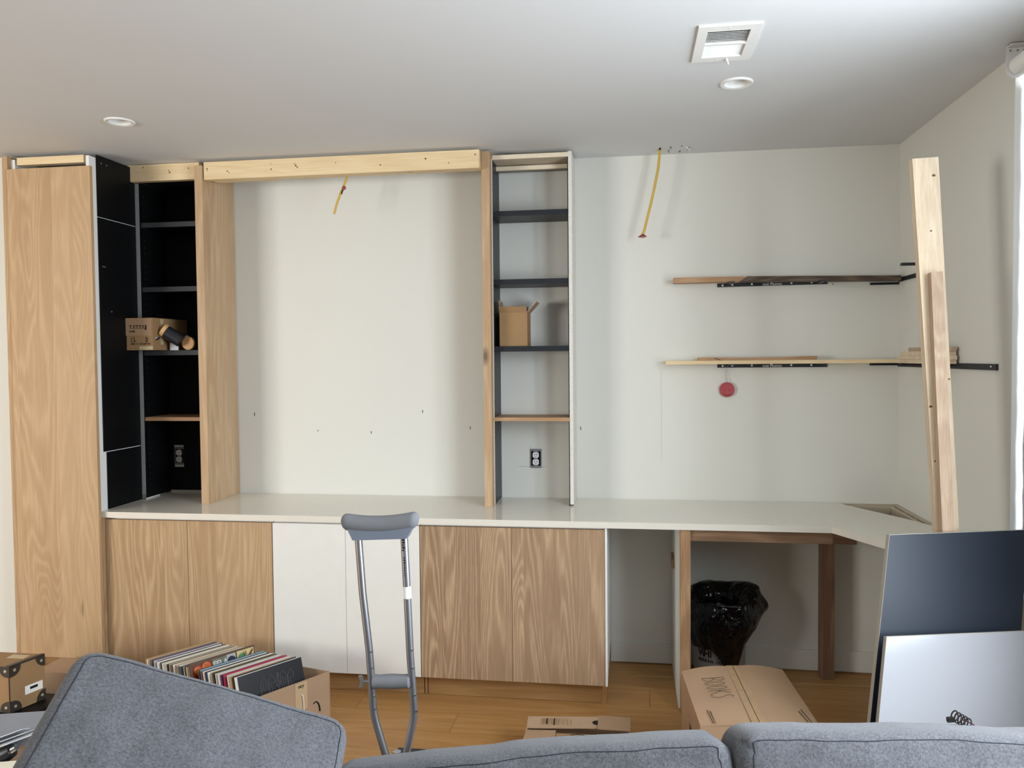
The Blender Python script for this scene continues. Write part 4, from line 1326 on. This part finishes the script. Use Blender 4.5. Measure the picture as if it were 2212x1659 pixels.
bs = thing('small_carton', 'small open cardboard box with raised flaps in the narrow bookcase', 'box', (-.29, -.12, 1.729))
x0, x1_, y0, y1_, zb, zt = -.368, -.2215, -.200, -.055, 1.7295, 1.905
w = MB()
w.box(x0, x1_, y0, y0 + .003, zb, zt)
w.box(x0, x1_, y1_ - .003, y1_, zb, zt)
w.box(x0, x0 + .003, y0 + .003, y1_ - .003, zb, zt)
w.box(x1_ - .003, x1_, y0 + .003, y1_ - .003, zb, zt)
w.box(x0 + .003, x1_ - .003, y0 + .003, y1_ - .003, zb, zb + .004)
w.build('body', M['card3'], bs)
MB().obox((x0 - .001, y0, zt), (x1_ - x0, 0, 0), (0, -.020, .030), (0, .002, .002)).build('flap', M['card3'], bs)
MB().obox((x1_, y0, zt), (0, .143, 0), (.050, 0, .056), (-.002, 0, .002)).build('flap', M['card2'], bs)
MB().obox((x0, y0 + .02, zt), (0, .12, 0), (-.008, 0, .065), (.003, 0, 0)).build('flap', M['card2'], bs)
MB().obox((x0, y1_ - .003, zt), (.13, 0, 0), (0, .03, .012), (0, .002, .002)).build('flap', M['card2'], bs)
bl = MB().prism([(-.268, -.13, 1.80), (-.230, -.13, 1.80), (-.228, -.13, 1.925), (-.232, -.13, 1.938), (-.255, -.13, 1.938), (-.264, -.13, 1.92)], (0, .05, 0)).bevel(.003)
tag(bl.build('blue_bottle', M['blue']), 'blue plastic item sticking out of the small open box', 'bottle')

# ------------------------------------------------------------------ crutch
cr = thing('crutch', 'aluminium crutch with grey pads standing behind the sofa', 'crutch', (-.37, -2.25, 0))
Lp = [(-.441, -2.25, 1.178), (-.431, -2.25, 1.023), (-.415, -2.25, .867), (-.409, -2.25, .776), (-.406, -2.25, .705), (-.403, -2.25, .680), (-.396, -2.25, .650), (-.370, -2.25, .562), (-.352, -2.25, .500)]
Rp = [(-.310, -2.25, 1.188), (-.303, -2.25, 1.014), (-.297, -2.25, .847), (-.292, -2.25, .769), (-.288, -2.25, .700), (-.289, -2.25, .680), (-.295, -2.25, .650), (-.312, -2.25, .575), (-.327, -2.25, .510)]
MB().tube(Lp, .0105, 16).build('upright_tube', M['alu'], cr, 0.8)
MB().tube(Rp, .0105, 16).build('upright_tube', M['alu'], cr, 0.8)
MB().tube([(-.339, -2.25, .58), (-.339, -2.25, .03)], .0115, 16).build('lower_tube', M['alu'], cr, 0.8)
MB().lathe([(.026, .001), (.024, .02), (.015, .05), (.014, .07)], (-.339, -2.25, 0), (0, 0, 1), 20).build('rubber_tip', M['rubber'], cr, 0.7)
# underarm pad: slightly dished bar with rounded ends
pd = MB()
n = 44
rings = []
for i in range(n + 1):
    t = .5 - .5 * math.cos(3.14159 * i / n)
    x = -.489 + .2215 * t
    zc = 1.2125 + .010 * t + .012 * (2 * t - 1) ** 2 - .002
    e_ = min(1.0, min(t, 1 - t) / .09)
    k = math.sqrt(max(0.0, 1 - (1 - e_) ** 2)) * .98 + .02
    rings.append([pd.bm.verts.new((x, -2.25 + .023 * k * math.cos(6.2832 * j / 24), zc + .0235 * k * math.sin(6.2832 * j / 24))) for j in range(24)])
for a, b in zip(rings, rings[1:]):
    for j in range(24):
        pd.bm.faces.new([a[j], a[(j + 1) % 24], b[(j + 1) % 24], b[j]])
pd.bm.faces.new(rings[0][::-1])
pd.bm.faces.new(rings[-1])
pd.build('underarm_pad', M['rubber'], cr, 1.2)
MB().prism([(-.468, -2.267, 1.205), (-.452, -2.267, 1.172), (-.300, -2.267, 1.180), (-.282, -2.267, 1.212)], (0, .034, 0)).bevel(.004, 2).build('pad_saddle', M['rubber2'], cr)
MB().lathe([(.016, 0), (.0195, .004), (.0185, .02), (.0205, .055), (.0185, .09), (.0195, .104), (.016, .108)], (-.405, -2.25, .7735), (1, 0, .06), 24).build('hand_grip', M['rubber'], cr, 0.7)
MB().tube([(-.432, -2.25, .7725), (-.404, -2.25, .774)], .004, 8).build('grip_bolt', M['zinc'], cr)
wn = MB()
wn.obox((-.440, -2.254, .772), (.010, 0, 0), (0, .008, 0), (-.006, 0, .016))
wn.obox((-.440, -2.254, .772), (.010, 0, 0), (0, .008, 0), (-.006, 0, -.016))
wn.build('wing_nut', M['zinc'], cr)
for P_, zz in ((Lp, (.86, .815, .735, .70)), (Rp, (.87, .82, .745, .70))):
    for z in zz:
        for a, b in zip(P_, P_[1:]):
            if b[2] <= z <= a[2]:
                f_ = (a[2] - z) / (a[2] - b[2])
                x = a[0] + (b[0] - a[0]) * f_
                MB().lathe([(.0032, 0), (.0030, .0014)], (x + .0085, -2.2575, z), (.75, -.66, 0), 8).build('adjust_pin', M['chrome'], cr)
MB().tube([(-.3035, -2.25, 1.045), (-.3022, -2.25, 1.012)], .0112, 16).build('sticker', M['white'], cr, 0.8)
pt = MB()
rp = random.Random(2)
for k in range(16):
    z_ = 1.075 + .007 * k
    f_ = (1.188 - z_) / (1.188 - 1.014)
    xc = -.310 + .007 * f_
    wq_ = rp.choice((.002, .003, .0045)) if k < 9 else rp.choice((.004, .006, .0075))
    if k in (8, 9): continue
    pt.obox((xc - .002 if k < 9 else xc - .004, -2.2610, z_), (0, 0, .0045), (wq_, 0, 0), (0, -.0005, 0))
pt.build('printed_text', M['ink'], cr)

# ------------------------------------------------------------------ sofa and cushions
so = thing('sofa', 'low grey fabric sofa beneath the loose cushions', 'sofa', (.3, -2.6, 0))


def soft(x0, x1, y0, y1, z0, z1, r):
    return MB().box(x0, x1, y0, y1, z0, z1).bevel(r, 4)


soft(-1.25, 1.60, -3.45, -2.32, .12, .44, .03).build('seat_base', M['fabric'], so, 0.6)
soft(-1.25, 1.60, -2.50, -2.33, .30, .56, .04).build('backrest', M['fabric'], so, 0.6)
soft(-.85, -.36, -3.44, -2.62, .44, .66, .05).build('armrest', M['fabric'], so, 0.6)
for x in (-1.17, 1.52):
    for y in (-3.38, -2.40):
        MB().lathe([(.016, .001), (.024, .13)], (x, y, 0), (0, 0, 1), 14).build('leg', M['black_sleeve'], so, 0.6)


def cushion(name, label, A, u, v, w_, h_, t_, nrm_hint, bulge=.030, seed=1.0, edge_r=.05, wrinkle=.004, seam_off=.06, hang=0.0):
    """box cushion: A = top-left corner of the front face; u right, v down; thickness away from the viewer"""
    A = Vector(A)
    u = Vector(u).normalized()
    v = Vector(v)
    v = (v - u * v.dot(u)).normalized()
    n_ = u.cross(v).normalized()
    if n_.dot(Vector(nrm_hint)) < 0: n_ = -n_        # towards the viewer
    t = thing(name, label, 'cushion', A + u * w_ / 2 + v * h_ - n_ * t_ / 2, 'grey sofa cushions')
    N_ = 56
    bm = MB()

    def ctr(a):
        # rounded-rectangle outline parameter
        return a
    P = {}
    R = edge_r
    # front and back as superellipse grids, joined by a boxed border that rounds over
    def outline(s_, t2):
        # map square [-1,1]^2 to slightly rounded corners
        rx, ry = R * 2 / w_, R * 2 / h_
        ds, dt = max(0.0, abs(s_) - (1 - rx)) / rx, max(0.0, abs(t2) - (1 - ry)) / ry
        if ds > 0 and dt > 0:
            f_ = max(ds, dt) / math.hypot(ds, dt)
            s_ = math.copysign(1 - rx + ds * f_ * rx, s_)
            t2 = math.copysign(1 - ry + dt * f_ * ry, t2)
        return s_, t2
    grid = {}
    for side in (0, 1):
        for i in range(N_ + 1):
            for j in range(N_ + 1):
                s_ = math.sin((i / N_ * 2 - 1) * 1.5708) * .35 + (i / N_ * 2 - 1) * .65
                r_ = math.sin((j / N_ * 2 - 1) * 1.5708) * .35 + (j / N_ * 2 - 1) * .65
                a, b = outline(s_, r_)
                ex_ = max(abs(s_), abs(r_))
                d = (1 - ex_)
                e2 = min(1.0, d / .10)
                prof = math.sqrt(max(0.0, 1 - (1 - e2) ** 2))
                dome = (1 - s_ * s_) * (1 - r_ * r_)
                th_ = t_ / 2 * (.62 + .38 * prof) + bulge * dome
                p = A + u * ((a + 1) / 2 * w_) + v * ((b + 1) / 2 * h_) - n_ * (t_ / 2)
                sag = hang * (1 - s_ * s_) * (1 - (r_ + 1) / 2)
                p = p + v * sag
                wv = mnoise.noise(Vector((a * 2.2 + seed, b * 2.2, seed * 3))) * wrinkle * 2.2 + mnoise.noise(Vector((a * 7 + b * 3, b * 5 - a * 2, seed * 5))) * wrinkle
                p = p + n_ * ((th_ if side == 0 else -th_) + (wv if side == 0 else 0)) + v * (wv * .5)
                grid[side, i, j] = bm.bm.verts.new(p)
    for side in (0, 1):
        for i in range(N_):
            for j in range(N_):
                f = [grid[side, i, j], grid[side, i + 1, j], grid[side, i + 1, j + 1], grid[side, i, j + 1]]
                bm.bm.faces.new(f if side == 0 else f[::-1])
    loop = [(i, 0) for i in range(N_)] + [(N_, j) for j in range(N_)] + [(i, N_) for i in range(N_, 0, -1)] + [(0, j) for j in range(N_, 0, -1)]
    for k in range(len(loop)):
        a, b = loop[k], loop[(k + 1) % len(loop)]
        bm.bm.faces.new([grid[0, a[0], a[1]], grid[1, a[0], a[1]], grid[1, b[0], b[1]], grid[0, b[0], b[1]]])
    # seam thread a little inside the front edge
    idx = 3
    path = [grid[0, i, idx].co.copy() for i in range(idx, N_ - idx)] + [grid[0, N_ - idx, j].co.copy() for j in range(idx, N_ - idx)] + \
           [grid[0, i, N_ - idx].co.copy() for i in range(N_ - idx, idx, -1)] + [grid[0, idx, j].co.copy() for j in range(N_ - idx, idx, -1)]
    bm.build('cover', M['fabric'], t, 1.5)
    MB().tube([p + n_ * .0001 for p in path], .0010, 6, closed=True).build('seam', M['seam'], t, 2.0)
    return t


cushion('sofa_cushion', 'square grey cushion lying tilted on the left of the sofa', (-.781, -2.924, 1.113), (.485, .200, -.222), (.182, -.882, -.435), .572, .63, .13, (0, -1, 1), .030, 1.3, wrinkle=.005)
cushion('sofa_cushion', 'wide grey back cushion in the middle of the sofa', (-.345, -2.800, .803), (.86, .115, .074), (.02, -.30, -.95), .872, .375, .17, (0, -1, .3), .028, 4.1, hang=-.012)
cushion('sofa_cushion', 'wide grey back cushion at right, before the white board', (.520, -2.690, .892), (.86, .118, -.022), (.02, -.30, -.95), .90, .435, .17, (0, -1, .3), .028, 8.6, hang=-.008)

# dark wire tangle with a clip, on top of the right cushion's far side
wt = thing('wire_tangle', 'small tangle of dark wire with a black clip at the white board', 'wire', (1.02, -2.47, .80))
for k in range(5):
    c_ = Vector((1.022 + .007 * k, -2.485, .862 - .004 * k))
    MB().tube([c_ + Vector((.007 * math.cos(a), .006 * math.sin(a), .010 * math.sin(a + .6))) for a in [x * .5236 for x in range(12)]], .0016, 6, closed=True).build('wire_loop', M['ink'] if k % 2 else M['maroon'] if 'maroon' in M else M['ink'], wt, 2.0)
MB().obox((1.006, -2.49, .848), (.014, 0, .002), (0, .008, 0), (-.001, 0, .010)).bevel(.002).build('clip', M['ink'], wt)
MB().tube([(1.035, -2.485, .856), (1.05, -2.482, .850), (1.065, -2.48, .842)], .0016, 6).build('wire', plain('dark_red_wire', c3(70, 24, 34)), wt, 2.0)
bpy.context.view_layer.update()
